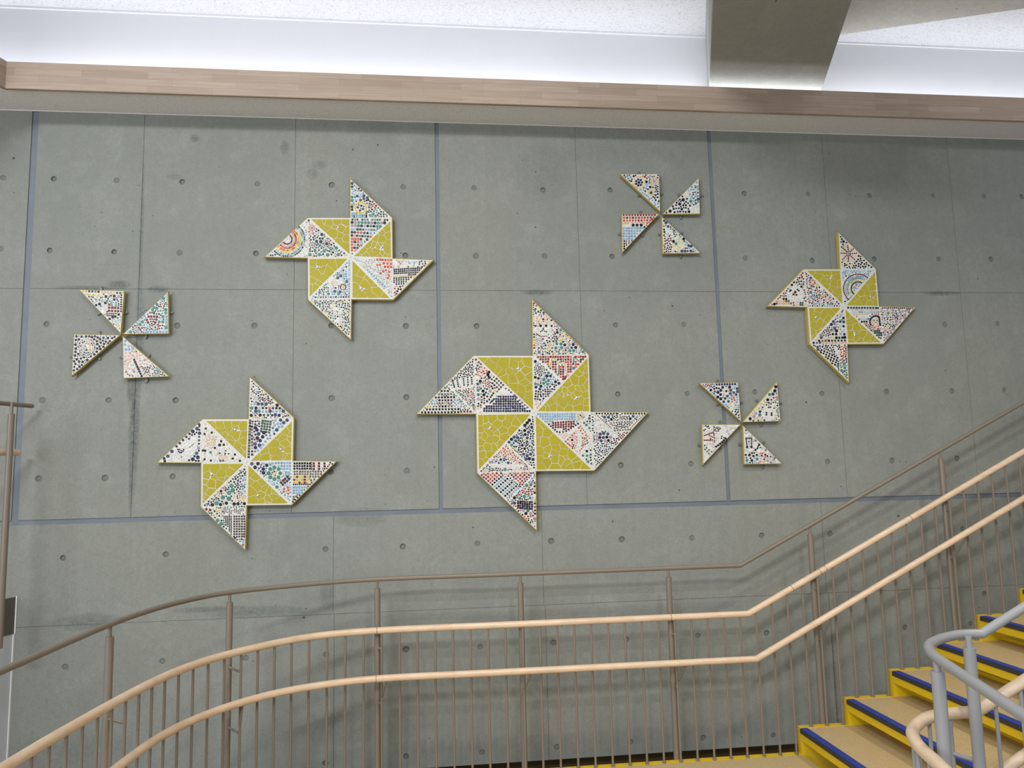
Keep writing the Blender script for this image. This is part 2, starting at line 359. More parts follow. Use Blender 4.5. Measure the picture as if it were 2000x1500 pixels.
# landing floor
def arc(cx,cy,r,a0,a1,n): return [(cx+r*math.cos(math.radians(a0+(a1-a0)*i/n)), cy+r*math.sin(math.radians(a0+(a1-a0)*i/n))) for i in range(n+1)]
inner = [(1.86,2.44),(1.79,2.44),(1.70,2.41),(1.62,2.35),(1.56,2.27),(1.52,2.17),(1.46,1.98),(1.40,1.78),(1.2,1.2),(.9,.4),(.6,-1.2)]
lo_ = [(-1.45,-1.2)]+PU[::-1]
land = lo_ + [(2.114,4.34),(2.114,2.44)] + inner
bm = bmesh.new(); slab(bm, land, -.004, 0); floor = obj('floor', bm, M['lino'], kind='structure')
def off(pts, d):   # simple outward copy
    return pts
bm = bmesh.new()
lov = [Vector(v) for v in lo_]
edge_o = [(v.x-.045*min(1,max(0,(4.36-v.y)/.7)) , v.y+.040*min(1,max(0,(v.y-3.2)/1.1))) for v in lov] + [(2.114,4.385)]
edge_i = lo_ + [(2.114,4.345)]
for i in range(len(edge_o)-1):
    slab(bm, [edge_i[i],edge_i[i+1],edge_o[i+1],edge_o[i]], -.20, .002)
slab(bm, [(x,y) for x,y in land], -.05, -.004)
obj('landing_frame', bm, M['yellow'], floor, label='yellow steel edge of the landing')
bm = bmesh.new(); box(bm, -9,9,-6,5.5,-3.3,-3.2); obj('floor_lower', bm, M['floor_grey'], kind='structure')
# left hall edge: floor slab, brown edge plate and pale wall under it
wx = -2.288
p0 = Vector((wx,YW)); p1 = p0 - dO*6
zt, zl = H-.634, H-.832
bm = bmesh.new(); slab(bm, [(p0.x-.012,p0.y),(p1.x-.012,p1.y),(-7,p1.y),(-7,p0.y)], zl+.02, zt-.004)
obj('floor_hall', bm, M['lino'], kind='structure')
bm = bmesh.new(); slab(bm, [p0[:], p1[:], (p1.x-.013,p1.y), (p0.x-.013,p0.y)], zl, zt); 
obj('trim_4', bm, M['fascia_metal'], kind='structure', label='brown metal edge plate of the upper floor')
bm = bmesh.new(); slab(bm, [(p0.x-.004,p0.y),(p1.x-.004,p1.y),(p1.x-.2,p1.y),(p0.x-.2,p0.y)], -3.2, zl-.001)
wl = obj('wall_left', bm, M['greywall'], kind='structure')
bm = bmesh.new(); slab(bm, [(p0.x+.001,p0.y-.001),(p0.x+.001-.006*dO.x,p0.y-.012),(p0.x-.004-.006*dO.x,p0.y-.012),(p0.x-.006,p0.y-.001)], -3.2, zl-.001)
slab(bm, [(p0.x+.004,p0.y-.001),(p0.x+.004,p0.y-.006),(p0.x-.002,p0.y-.006),(p0.x-.002,p0.y-.001)], zl, zt+.004)
obj('trim_5', bm, M['white_trim'], kind='structure')
# ================================================================= staircase
st = thing('staircase', 'yellow steel stair flight with beige treads and blue nosings rising right', 'staircase', (2.114,3.4,0))
GO, RI, NS = .2936, .1441, 9
tz = lambda k: .144+.0005+RI*k          # top of tread k
tx = lambda k: 2.114+GO*k
Y0, Y1 = 2.44, 4.34
def stringer(y0,y1):
    pts = [(tx(0),-.25),(tx(0),tz(0)+.002)]
    for k in range(NS):
        if k: pts.append((tx(k),tz(k)+.002))
        pts.append((tx(k+1),tz(k)+.002))
    pts += [(tx(NS),tz(NS-1)-.36)]
    bm = bmesh.new(); prism(bm, pts, y0, y1); return bm
for y0,y1 in ((Y1,Y1+.045),(Y0-.045,Y0)):
    keep(obj('stringer', stringer(y0,y1), M['yellow']), st)
for k in range(NS):
    x, z = tx(k), tz(k)
    bm = bmesh.new(); box(bm, x+.040, x+GO+.135, Y0,Y1, z-.004, z); tr = keep(obj('tread', bm, M['lino'], label='beige speckled tread'), st)
    def sub(nm, bm, m, lb=None):
        o = obj(nm, bm, M[m], label=lb); o.parent = tr; o.matrix_parent_inverse = tr.matrix_world.inverted(); o.matrix_parent_inverse = Matrix.Translation(-Vector(st.location)); return o
    bm = bmesh.new(); box(bm, x-.003, x+.040, Y0,Y1-.002, z-.002, z+.0025); bev(bm,.0012,1); o=obj('nosing', bm, M['nosing'], label='blue grip strip'); o.parent=tr
    bm = bmesh.new(); box(bm, x-.006, x+.010, Y0,Y1-.002, z-.024, z-.002); o=obj('nosing_edge', bm, M['dark'], label='dark strip under the blue nosing'); o.parent=tr
    bm = bmesh.new(); box(bm, x, x+.006, Y0,Y1, z-.066, z-.024); box(bm, x+.006,x+GO+.135,Y0,Y1,z-.010,z-.004); box(bm, x+GO+.135,x+GO+.141,Y0,Y1,z-.010,z+.020)
    o=obj('tread_pan', bm, M['yellow'], label='yellow steel tread front'); o.parent=tr
# ================================================================= railings
def stair_z(x, z_level, kx, slope=.4908): return z_level + max(0, x-kx)*slope
ZG, ZU, ZL = H-.583, H-.853, H-1.090
YG, YU, YLo = 4.40, 4.352, 4.28
KX = 1.846
XE = 4.75
rail = thing('stair_railing', 'taupe metal stair railing with two wooden handrails in front of the concrete wall', 'railing', (0,4.36,0))
def cr(pts, n=5):
    P = [Vector((*p,0)) for p in pts]; out=[]
    for i in range(len(P)-1):
        a = P[max(i-1,0)]; b=P[i]; c=P[i+1]; d=P[min(i+2,len(P)-1)]
        for j in range(n):
            t=j/n; out.append(.5*((2*b)+(c-a)*t+(2*a-5*b+4*c-d)*t*t+(3*b-a-3*c+d)*t**3))
    return out+[P[-1]]
def outer_path(pl, y, z, kx):
    c = cr([(.3,y)]+pl)
    pts = [Vector((v.x,v.y,z)) for v in c[::-1]]
    return pts + [(kx-.004,y,z),(kx+.004,y,z+.002),(XE,y,z+(XE-kx)*.4908)]
def rpart(nm, bm, m, lb=None, smooth=True): return keep(obj(nm, bm, M[m], smooth=smooth, label=lb), rail)
bm = bmesh.new(); tube(bm, outer_path(PG, YG, ZG, 1.833), .0125, 14); rpart('top_rail', bm, 'taupe')
bm = bmesh.new(); tube(bm, outer_path(PU, YU, ZU, KX), .0184, 18); rpart('handrail', bm, 'rail_wood', 'upper wooden handrail')
bm = bmesh.new(); tube(bm, outer_path(PL, YLo, ZL, 1.849), .0184, 18); rpart('handrail', bm, 'rail_wood', 'lower wooden handrail')
# joints of the wooden rails
def ring(parent_bm, c, d, r, w=.0012):
    c = Vector(c); d = Vector(d).normalized(); tube(parent_bm, [c-d*w, c+d*w], r, 18)
sl = Vector((1,0,.4908))
for c_,d_ in [((x,YU,ZU),(1,0,0)) for x in (-.285,1.38)]+[((-.285,YLo,ZL),(1,0,0))]+[((x,YU,ZU+(x-KX)*.4908),sl) for x in (2.12,2.30,2.335,2.90)]:
    bm = bmesh.new(); ring(bm,c_,d_,.0188); rpart('joint_line', bm, 'under', 'thin dark joint in the wooden handrail')
def floor_z(x):
    if x < tx(0): return 0.0
    return tz(min(NS-1,int((x-tx(0))/GO)))
bx = [.62+.0978*k for k in range(-9, 42)]
bal = []
for x in bx:
    if x > XE-.1: continue
    bal.append((x, YU, floor_z(x), ZU+max(0,x-KX)*.4908))
cpu = cr([(.3,YU)]+PU, 12); acc = 0; first = .3-(.62-.0978*9); need = first+.0978
for a,b in zip(cpu,cpu[1:]):
    d = (b-a).length
    while acc + d >= need and a.y > .9:
        t = (need-acc)/d; q_ = a+(b-a)*t; bal.append((q_.x,q_.y,0,ZU)); need += .0978
    acc += d
for x,y,zb0,zt0 in bal:
    bm = bmesh.new(); tube(bm, [(x,y,zb0),(x,y,zt0-.012)], .0065, 8)
    tube(bm, [(x,y,zb0+.0),(x,y,zb0+.012)], .011, 8)
    rpart('baluster', bm, 'taupe')
posts = [(-.286,YG),(.521,YG),(1.393,YG),(2.281,YG),(3.166,YG),(4.05,YG),(-1.013,4.115),(-1.295,3.35),(-1.345,2.35),(-1.39,1.4)]
for x,y in posts:
    zg = ZG + max(0,x-1.833)*.4908
    zf = floor_z(x) if x>0 else 0
    bm = bmesh.new(); tube(bm, [(x,y,zf-.12),(x,y,zg-.050)], .0165, 16); bev_top = None
    p = rpart('post', bm, 'taupe')
    bm = bmesh.new(); tube(bm, [(x,y,zg-.052),(x,y,zg)], .0075, 10)
    s = obj('post_stem', bm, M['taupe'], smooth=True); s.parent = p
    # link plates and handrail bracket on the neighbouring baluster
    zl_ = zg-.27-.12
    if y == YG: dx, dy = 1, 0; nb = min((b for b in bal if b[0]>x-.01 and abs(b[1]-YU)<.01), key=lambda b:abs(b[0]-x-.03))
    else: nb = min((b for b in bal), key=lambda b:(b[0]-x-.05)**2+(b[1]-y+.02)**2)
    for zz in (zg-.37, zg-.66):
        bm = bmesh.new(); tube(bm, [(x,y,zz),(nb[0],nb[1],zz)], .007, 4)
        s = obj('link_plate', bm, M['taupe']); s.parent = p
    zlow = ZL + max(0,nb[0]-1.849)*.4908
    if y == YG: tip = (nb[0]+.03, YLo, zlow-.014)
    else:
        lw_ = min(cr(PL,12), key=lambda v:(v.x-nb[0]-.03)**2+(v.y-nb[1]+.03)**2); tip = (lw_.x, lw_.y, zlow-.014)
    bm = bmesh.new(); tube(bm, [(nb[0],nb[1],tip[2]-.10),(nb[0]+(tip[0]-nb[0])*.25,nb[1]+(tip[1]-nb[1])*.25,tip[2]-.085),tip], .006, 6)
    s = obj('handrail_bracket', bm, M['taupe']); s.parent = p
# left upper-floor railing
lr = thing('hall_railing', 'short taupe railing end with post beside the left edge of the wall', 'railing', (-2.24,4.4,zt))
def lpt(base, back): return (base[0]-dO.x*back, base[1]-dO.y*back)
gx = W(62,793,4.55); e0 = (gx[0],4.55)
def lpart(nm,bm,m,lb=None): return keep(obj(nm,bm,M[m],smooth=True,label=lb), lr)
bm = bmesh.new(); tube(bm, [(*lpt(e0,3.0),gx[1]), (*lpt(e0,.5),gx[1]), (*e0,gx[1])], .0125, 14, round_end=True); lpart('top_rail',bm,'taupe')
ux = W(33,884,4.50); e1 = (ux[0],4.50)
bm = bmesh.new(); tube(bm, [(*lpt(e1,3.0),ux[1]), (*lpt(e1,.5),ux[1]), (*e1,ux[1])], .0195, 16, round_end=True); lpart('handrail',bm,'rail_wood','wooden handrail end')
pz = W(22,815,4.33); px0 = pz[0]
for back in (0,1.2):
    X,Yp = px0-dO.x*back, 4.33-dO.y*back
    bm = bmesh.new(); tube(bm, [(X,Yp,zl-.02),(X,Yp,gx[1]-.062)], .0165, 16); pp = lpart('post',bm,'taupe')
    bm = bmesh.new(); tube(bm, [(X,Yp,gx[1]-.066),(X,Yp,gx[1])], .0075, 10); s = obj('post_stem',bm,M['taupe'],smooth=True); s.parent = pp
# inner stair-well railing
ir = thing('well_railing', 'grey metal railing with pale wooden handrails curving round the stair well at lower right', 'railing', (1.8,2.3,0))
def ipart(nm,bm,m,lb=None,smooth=True): return keep(obj(nm,bm,M[m],smooth=smooth,label=lb), ir)
gi = [(1.865,2.462),(1.80,2.468),(1.725,2.442),(1.655,2.400),(1.592,2.345),(1.545,2.275),(1.512,2.20),(1.484,2.11),(1.436,1.95),(1.354,1.674),(1.22,1.22),(1.0,.5)]
def inner_path(pts, z, x1=4.4):
    c = cr(pts); k = c[0]
    up = [Vector((x1,k.y,z+(x1-k.x)*.4908)), Vector((k.x+.008,k.y,z+.004))]
    return up + [Vector((v.x,v.y,z)) for v in c]
def offs(pts, d):
    out=[]
    for i,p in enumerate(pts):
        a = Vector(pts[max(i-1,0)]); b = Vector(pts[min(i+1,len(pts)-1)]); t=(b-a).normalized(); out.append((p[0]+t.y*d*1, p[1]-t.x*d))
    return out
ZGI = H-.583
bm = bmesh.new(); tube(bm, inner_path(gi, ZGI), .0155, 16); ipart('top_rail',bm,'grey_metal')
gu = [(1.86,2.515)]+offs(gi,-.05)[1:] ; gu = [(1.858,2.515),(1.80,2.517),(1.715,2.508),(1.64,2.475),(1.577,2.425),(1.527,2.37),(1.490,2.305),(1.462,2.23),(1.430,2.10),(1.385,1.95),(1.30,1.67),(1.17,1.24),(.95,.5)]
bm = bmesh.new(); tube(bm, inner_path(gu, H-.853), .0195, 18); ipart('handrail',bm,'rail_wood_pale','upper pale wooden handrail')
bm = bmesh.new(); tube(bm, inner_path([(p[0],p[1]+.03 if p[0]>1.6 else p[1]) for p in gu], H-1.11), .0195, 18); ipart('handrail',bm,'rail_wood_pale','lower pale wooden handrail')
c = inner_path(gi, 0); L = 0; nxt = .05; k = 0
cc = cr(gu, 10)
tot = 0; last = cc[0]
ibal=[]
for x in [1.93+.098*j for j in range(24)]:
    z0 = floor_z(x); bm = bmesh.new(); tube(bm, [(x,2.512,z0),(x,2.512,H-.853-.012+(x-1.86)*.4908)], .0065, 8); ibal.append((x,2.512)); ipart('baluster',bm,'grey_metal')
acc = 0
for a,b in zip(cc,cc[1:]):
    d = (b-a).length
    while acc + d >= .098:
        t = (.098-acc)/d; a = a+(b-a)*t; d = (b-a).length; acc = 0
        bm = bmesh.new(); tube(bm, [(a.x,a.y,0),(a.x,a.y,H-.853-.012)], .0065, 8); ibal.append((a.x,a.y)); ipart('baluster',bm,'grey_metal')
    acc += d
ip = []
for px_,py_ in ((1829,1286),(1891,1243)):
    v = bp(px_,py_,ZGI+.0) ; ip.append((v.x,v.y))
ip += [(1.33,1.6),(2.75,2.462),(3.6,2.462)]
for x,y in ip:
    zg = ZGI + max(0,x-1.865)*.4908 if y>2.46 and x>1.9 else ZGI
    bm = bmesh.new(); tube(bm, [(x,y,floor_z(x) if x>2.2 else 0),(x,y,zg-.036)], .0190, 18); p = ipart('post',bm,'grey_metal')
    bm = bmesh.new(); tube(bm, [(x,y,zg-.05),(x,y,zg)], .0105, 12); s = obj('post_stem',bm,M['grey_metal'],smooth=True); s.parent=p
    nb = min(ibal, key=lambda b:(b[0]-x)**2+(b[1]-y)**2); bm = bmesh.new(); tube(bm, [(x,y,zg-.40),(nb[0],nb[1],zg-.40)], .008, 4); s = obj('link_plate',bm,M['grey_metal']); s.parent=p
# ================================================================= mosaics
PAL = {k: lin(v) for k,v in dict(k=(19,19,27), n=(27,29,68), N=(62,74,106), b=(124,164,194), B=(160,194,212), g=(74,130,122), G=(46,78,66), r=(156,54,56), R=(112,28,38),
  o=(198,90,64), y=(206,186,72), Y=(226,208,138), p=(212,170,156), P=(164,144,156), w=(218,218,216), s=(168,176,182), t=(104,92,78), e=(206,186,150), c=(66,44,50)).items()}
YF = 4.62 - .040            # front face of the boards
def inside(p, poly):
    x,y = p; r = False; n = len(poly)
    for i in range(n):
        a,b = poly[i], poly[(i+1)%n]
        if (a[1]>y)!=(b[1]>y) and x < (b[0]-a[0])*(y-a[1])/(b[1]-a[1])+a[0]: r = not r
    return r
def edge_dist(p, poly):
    m = 1e9; n = len(poly)
    for i in range(n):
        a = Vector(poly[i]); b = Vector(poly[(i+1)%n]); d = b-a; t = max(0,min(1,(Vector(p)-a).dot(d)/d.length_squared)); m = min(m,(a+d*t-Vector(p)).length)
    return m
def clip(poly, a, n):
    'keep the side of the line through a with normal n where (p-a).n <= 0'
    out=[]; L=len(poly)
    for i in range(L):
        p,q = poly[i], poly[(i+1)%L]; dp=(p-a).dot(n); dq=(q-a).dot(n)
        if dp<=0: out.append(p)
        if (dp<0<dq) or (dq<0<dp): out.append(p+(q-p)*(dp/(dp-dq)))
    return out
def inset(poly, d):
    P=[Vector(p) for p in poly]; ar=sum(P[i].x*P[(i+1)%len(P)].y-P[(i+1)%len(P)].x*P[i].y for i in range(len(P)))
    if ar<0: P=P[::-1]
    out=P[:]
    for i in range(len(P)):
        e=(P[(i+1)%len(P)]-P[i]).normalized(); nrm=Vector((e.y,-e.x)); out=clip(out, P[i]-nrm*d, nrm)
        if len(out)<3: return []
    return out
def inset_any(poly, d):
    'mitred inset of a possibly concave outline'
    P=[Vector(p) for p in poly]; n=len(P); ar=sum(P[i].x*P[(i+1)%n].y-P[(i+1)%n].x*P[i].y for i in range(n)); s=1 if ar>0 else -1; out=[]
    for i in range(n):
        e1=(P[i]-P[i-1]).normalized(); e2=(P[(i+1)%n]-P[i]).normalized(); n1=Vector((-e1.y,e1.x))*s; n2=Vector((-e2.y,e2.x))*s
        m=(n1+n2); m=m/max(.25,m.length_squared)*2; out.append(P[i]+m*d)
    return out
class Panel:
    def __init__(s, frame, tri, mg=None):
        s.ox,s.oy,s.sc = frame; s.tri=[tuple(p) for p in tri]; s.tiles=[]; s.grid={}; s.block=[]; s.mg = 1.1*s.sc if mg is None else mg; s.cs = 8*s.sc
        s.xmin=min(p[0] for p in tri); s.xmax=max(p[0] for p in tri); s.ymin=min(p[1] for p in tri); s.ymax=max(p[1] for p in tri)
    def near(s,x,y,r,f):
        cx,cy=int(x//s.cs),int(y//s.cs)
        for i in (-1,0,1):
            for j in (-1,0,1):
                for t in s.grid.get((cx+i,cy+j),()):
                    if (t[0]-x)**2+(t[1]-y)**2 < ((t[2]+r)*f)**2: return True
        return False
    def add(s,x,y,size,shape,col,ang=0,f=.72,region=None,jit=True,mg=None):
        mg = s.mg*.3 if mg is None else mg
        if region and not inside((x,y),region): return False
        r = size*.5
        if mg==s.mg*.3:        # a tile set by hand: nudge it just inside the panel
            for _ in range(2):
                for i in range(3):
                    a=Vector(s.tri[i]); b=Vector(s.tri[(i+1)%3]); cen=(a+b+Vector(s.tri[(i+2)%3]))/3; e=(b-a).normalized(); nn_=Vector((-e.y,e.x))
                    if (cen-a).dot(nn_)<0: nn_=-nn_
                    d_=(Vector((x,y))-a).dot(nn_); need=r*.82+mg
                    if -r*1.6<d_<need: x+=nn_.x*(need-d_); y+=nn_.y*(need-d_)
        if not inside((x,y),s.tri) or edge_dist((x,y),s.tri) < r*.8+mg: return False
        for a,b,w in s.block:
            d=b-a; t=max(0,min(1,(Vector((x,y))-a).dot(d)/d.length_squared))
            if (a+d*t-Vector((x,y))).length < w/2+r*.8: return False
        rr = r*(1.0 if shape=='h' else 1.08)
        if s.near(x,y,rr,f): return False
        if jit: size*=random.uniform(.93,1.05)
        s.tiles.append((x,y,size,shape,col,ang)); s.grid.setdefault((int(x//s.cs),int(y//s.cs)),[]).append((x,y,rr)); return True
    def fill(s, s0, s1, shapes, cols, region, dens=1.0, bbox=None):
        x0,x1,y0,y1 = bbox or (s.xmin,s.xmax,s.ymin,s.ymax); A=(x1-x0)*(y1-y0); 
        tries=int(min(3800, A/(s1*s1)*9*dens)); 
        for step,(lo,hi,k) in enumerate(((s1*.9,s1,.45),((s0+s1)/2,s1*.9,.7),(s0,(s0+s1)/2,1.5))):
            for _ in range(int(tries*k)):
                x=random.uniform(x0,x1); y=random.uniform(y0,y1)
                sh=random.choice(shapes); sz=random.uniform(lo,hi)
                s.add(x,y,sz,sh,random.choice(cols),random.uniform(0,90) if sh!='h' else random.uniform(0,60),1.07 if sh=='h' else 1.02,region,True,s.mg)
    def run(s, text):
        region=None
        for cmd in text.split(';'):
            t=cmd.split()
            if not t: continue
            op=t[0]
            def pick(c,i): return c[1:][i%(len(c)-1)] if c[0]=='=' else random.choice(c)
            if op=='R': v=[float(a) for a in t[1:]]; region=list(zip(v[::2],v[1::2])) or None
            elif op=='w': v=[float(a) for a in t[1:]]; s.block.append((Vector(v[:2]),Vector(v[2:4]),v[4]))
            elif op=='g':
                v=[float(a) for a in t[1:10]]; x0,y0,ux,uy,vx,vy,nu,nv,sz=v; ang=math.degrees(math.atan2(uy,ux)); i=0
                for b in range(int(nv)):
                    for a in range(int(nu)):
                        s.add(x0+ux*a+vx*b+random.gauss(0,sz*.03),y0+uy*a+vy*b+random.gauss(0,sz*.03),sz,'s',pick(t[10],i),ang+random.gauss(0,2.5),.72,region); i+=1
            elif op=='l':
                x0,y0,x1,y1,n,sz=[float(a) for a in t[1:7]]; n=int(n); ang=math.degrees(math.atan2(y1-y0,x1-x0))
                for i in range(n):
                    k=i/max(1,n-1); s.add(x0+(x1-x0)*k,y0+(y1-y0)*k,sz,t[7],pick(t[8],i),ang+random.gauss(0,4),.72,region)
            elif op=='a':
                cx,cy,R,a0,a1,n,sz=[float(a) for a in t[1:8]]; n=int(n)
                for i in range(n):
                    k=i/(n if abs(a1-a0)>=359 else max(1,n-1)); an=math.radians(a0+(a1-a0)*k)
                    s.add(cx+R*math.cos(an),cy+R*math.sin(an),sz,t[8],pick(t[9],i),math.degrees(an)+90,.72,region)
            elif op=='p':
                sz=float(t[1]); v=[float(a) for a in t[4:]]
                for x,y in zip(v[::2],v[1::2]): s.add(x,y,sz,t[2],pick(t[3],0),random.gauss(0,5),.7)
            elif op=='o':
                s0,s1=float(t[1]),float(t[2]); cx,cy,R=[float(a) for a in t[5:8]]
                s.fill(s0,s1,t[3],t[4],[(cx+R*math.cos(i*PI/8),cy+R*math.sin(i*PI/8)) for i in range(16)],bbox=(cx-R,cx+R,cy-R,cy+R))
            elif op=='f':
                s0,s1=float(t[1]),float(t[2]); v=[float(a) for a in t[5:]]; pl=list(zip(v[::2],v[1::2])); X=[q[0] for q in pl]; Y=[q[1] for q in pl]
                s.fill(s0,s1,t[3],t[4],pl,bbox=(min(X),max(X),min(Y),max(Y)))
            elif op=='b': s.fill(float(t[1]),float(t[2]),t[3],t[4],None)
    def world(s, x, y, Y=YF): return W(s.ox+x/s.sc, s.oy+y/s.sc, Y)
def tile_poly(x,y,size,shape,ang):
    r=size*.5; a0=math.radians(ang)
    if shape=='h': return [(x+r*math.cos(a0+PI/4*i)*1.02,y+r*math.sin(a0+PI/4*i)*1.02) for i in range(8)]
    if shape=='t': return [(x+r*1.1*math.cos(a0+PI*2/3*i),y+r*1.1*math.sin(a0+PI*2/3*i)) for i in range(3)]
    q=r*1.20; return [(x+q*math.cos(a0+PI/4+PI/2*i),y+q*math.sin(a0+PI/4+PI/2*i)) for i in range(4)]
def add_tile(bm, lay, pts, y0, h, col, mi, cx=None, ch=.18):
    n=len(pts); cx=sum(p[0] for p in pts)/n; cz=sum(p[1] for p in pts)/n; k=1-ch
    tx_,tz_=random.gauss(0,.02),random.gauss(0,.02)
    rings=[]
    for sc_,dy in ((1,0),(1,h*.55),(k,h)):
        rings.append([bm.verts.new((cx+(p[0]-cx)*sc_, y0-dy-((p[0]-cx)*tx_+(p[1]-cz)*tz_ if dy else 0), cz+(p[1]-cz)*sc_)) for p in pts])
    fs=[bm.faces.new(rings[2])]
    for A,B in zip(rings,rings[1:]):
        for j in range(n): fs.append(bm.faces.new((A[j],A[(j+1)%n],B[(j+1)%n],B[j])))
    for f in fs:
        f.material_index=mi
        if lay is not None:
            for l in f.loops: l[lay]=(*col,1)
def orient(o):
    'make every loose shell face the room (its front faces look towards -y)'
def panel_obj(p, parent, label, name='mosaic_panel', yb=YF):
    bm=bmesh.new(); lay=bm.loops.layers.float_color.new('Col')
    tri=[Vector(p.world(*q)) for q in p.tri]; prism(bm, inset(tri,.0004), yb-.0025, yb-.0002, 0)
    for x,y,size,shape,col,ang in p.tiles:
        c=PAL[col]; v=random.uniform(.82,1.18); c=tuple(min(1,a*v) for a in c)
        add_tile(bm, lay, [p.world(*q) for q in tile_poly(x,y,size,shape,ang)], yb-.0025, random.uniform(.0016,.0026), c, 1)
    return keep(obj(name,bm,[M['grout'],M['tile']],label=label), parent)
def crackle_obj(frame, tri, seeds, caps, parent):
    p=Panel(frame,tri); T=[Vector(p.world(*q)) for q in tri]; bm=bmesh.new(); prism(bm, inset(T,.0004), YF-.0025, YF-.0002, 0)
    inner_=inset(T,.007); S=[Vector(p.world(*q)) for q in seeds]; wt=[random.uniform(-.0004,.0004) for _ in S]
    C_=[Vector(p.world(*q)) for q in caps]
    for i,a in enumerate(S):
        poly=inner_
        for j,b in enumerate(S):
            if j!=i and (a-b).length>1e-4: t_=.5+max(-.45,min(.45,(wt[i]-wt[j])/(2*(b-a).length_squared))); poly=clip(poly,a+(b-a)*t_,(b-a).normalized())
            if len(poly)<3: break
        if len(poly)<3: continue
        poly=inset([q[:] for q in poly],random.uniform(.0010,.0019))
        if len(poly)<3: continue
        for c in C_:
            dd=c-a
            if .022<dd.length<.12: poly=clip(poly,c-dd.normalized()*.010,dd.normalized())
            if len(poly)<3: break
        if len(poly)<3: continue
        # drop slivers
        ar=abs(sum(poly[k].x*poly[(k+1)%len(poly)].y-poly[(k+1)%len(poly)].x*poly[k].y for k in range(len(poly))))/2
        if ar<2.5e-5: continue
        clean=[q for k,q in enumerate(poly) if (q-poly[k-1]).length>.0008]
        if len(clean)>2: add_tile(bm,None,[q[:] for q in clean],YF-.0025,random.uniform(.002,.0028),None,1,ch=.05)
    o=keep(obj('crackle_panel',bm,[M['grout'],M['olive']],label='olive yellow panel of broken tile pieces'),parent)
    for c in C_:
        bm=bmesh.new(); rings=[]
        for r_,dy in ((.0085,0),(.0085,.003),(.006,.005),(.002,.0058)):
            rings.append([bm.verts.new((c.x+r_*math.cos(2*PI*j/20),YF-.0025-dy,c.y+r_*math.sin(2*PI*j/20))) for j in range(20)])
        for A,B in zip(rings,rings[1:]):
            for j in range(20): bm.faces.new((A[j],A[(j+1)%20],B[(j+1)%20],B[j]))
        bm.faces.new(rings[-1]); s=obj('screw_cap',bm,M['cap'],smooth=True,label='shiny metal screw cap'); s.parent=o
def board(outline, parent, th=.030, lip=.0045):
    'painted board: body, raised rounded lip'
    bm=bmesh.new(); o2=inset_any(outline,-.0); y0,y1=YF,YF+th
    prof=((0,y1),(0,y0+.002),(.0012,y0-.0012),(.003,y0-.0022),(lip,y0-.0005)); rings=[]
    for d,y in prof: rings.append([bm.verts.new((q.x,y,q.y)) for q in inset_any([v[:] for v in outline],d)])
    n=len(outline)
    for A,B in zip(rings,rings[1:]):
        for j in range(n): bm.faces.new((A[j],A[(j+1)%n],B[(j+1)%n],B[j]))
    bm.faces.new(rings[0]); bm.faces.new(rings[-1]).material_index=1
    return keep(obj('board',bm,[M['ochre'],M['grout']],label='ochre painted board edge'),parent)
def pinwheel(name, frame, O, out, specs, yellows, label):
    'out: tip, outer corner, reflex ... twelve points clockwise from the top tip'
    ox,oy,sc_=frame; w=lambda q: Vector(W(ox+q[0]/sc_, oy+q[1]/sc_, YF))
    OW=[w(q) for q in out]; c=w(O)
    root=thing('pinwheel_mosaic', label, 'mosaic', (c.x,YF+.03,c.y), group='large pinwheel mosaics on the concrete wall')
    board([v[:] for v in OW], root)
    bm=bmesh.new()
    for dx,dz in ((.12,.12),(-.12,.12),(.12,-.12),(-.12,-.12)): box(bm, c.x+dx-.02,c.x+dx+.02, YF+.031,4.6195, c.y+dz-.02,c.y+dz+.02)
    keep(obj('wall_spacer',bm,M['clip']),root)
    ins=inset_any([v[:] for v in OW],.0048)
    T,NE,Ei,Rt,SE,Si,Bt,SW_,Wi,Lt,NW_,Ni=ins; cc=c
    tris=[(T,NE,Ni),(Ni,NE,cc),(Ei,Rt,SE),(cc,Ei,SE),(SW_,Si,Bt),(cc,Si,SW_),(Lt,NW_,Wi),(NW_,cc,Wi)]
    ytr=[(NE,Ei,cc),(cc,SE,Si),(cc,SW_,Wi),(NW_,Ni,cc)]
    def back(v, fr):
        # invert W by solving the projection on the face plane
        P=Vector((v[0],YF,v[1]-H)); x=1000+FPX*P.dot(_r)/P.dot(_f); y=750-FPX*P.dot(_u)/P.dot(_f); return ((x-fr[0])*fr[2],(y-fr[1])*fr[2])
    for tr,(fr,lb,text) in zip(tris,specs):
        fr=fr or frame; p=Panel(fr,[back(v,fr) for v in tr]); p.run(text); panel_obj(p,root,lb)
    for tr,(fr,seeds,cap) in zip(ytr,yellows):
        fr=fr or frame; v=[float(a) for a in seeds.split()]; cp=[float(a) for a in cap.split()]
        crackle_obj(fr,[back(q,fr) for q in tr],list(zip(v[::2],v[1::2])),list(zip(cp[::2],cp[1::2])),root)
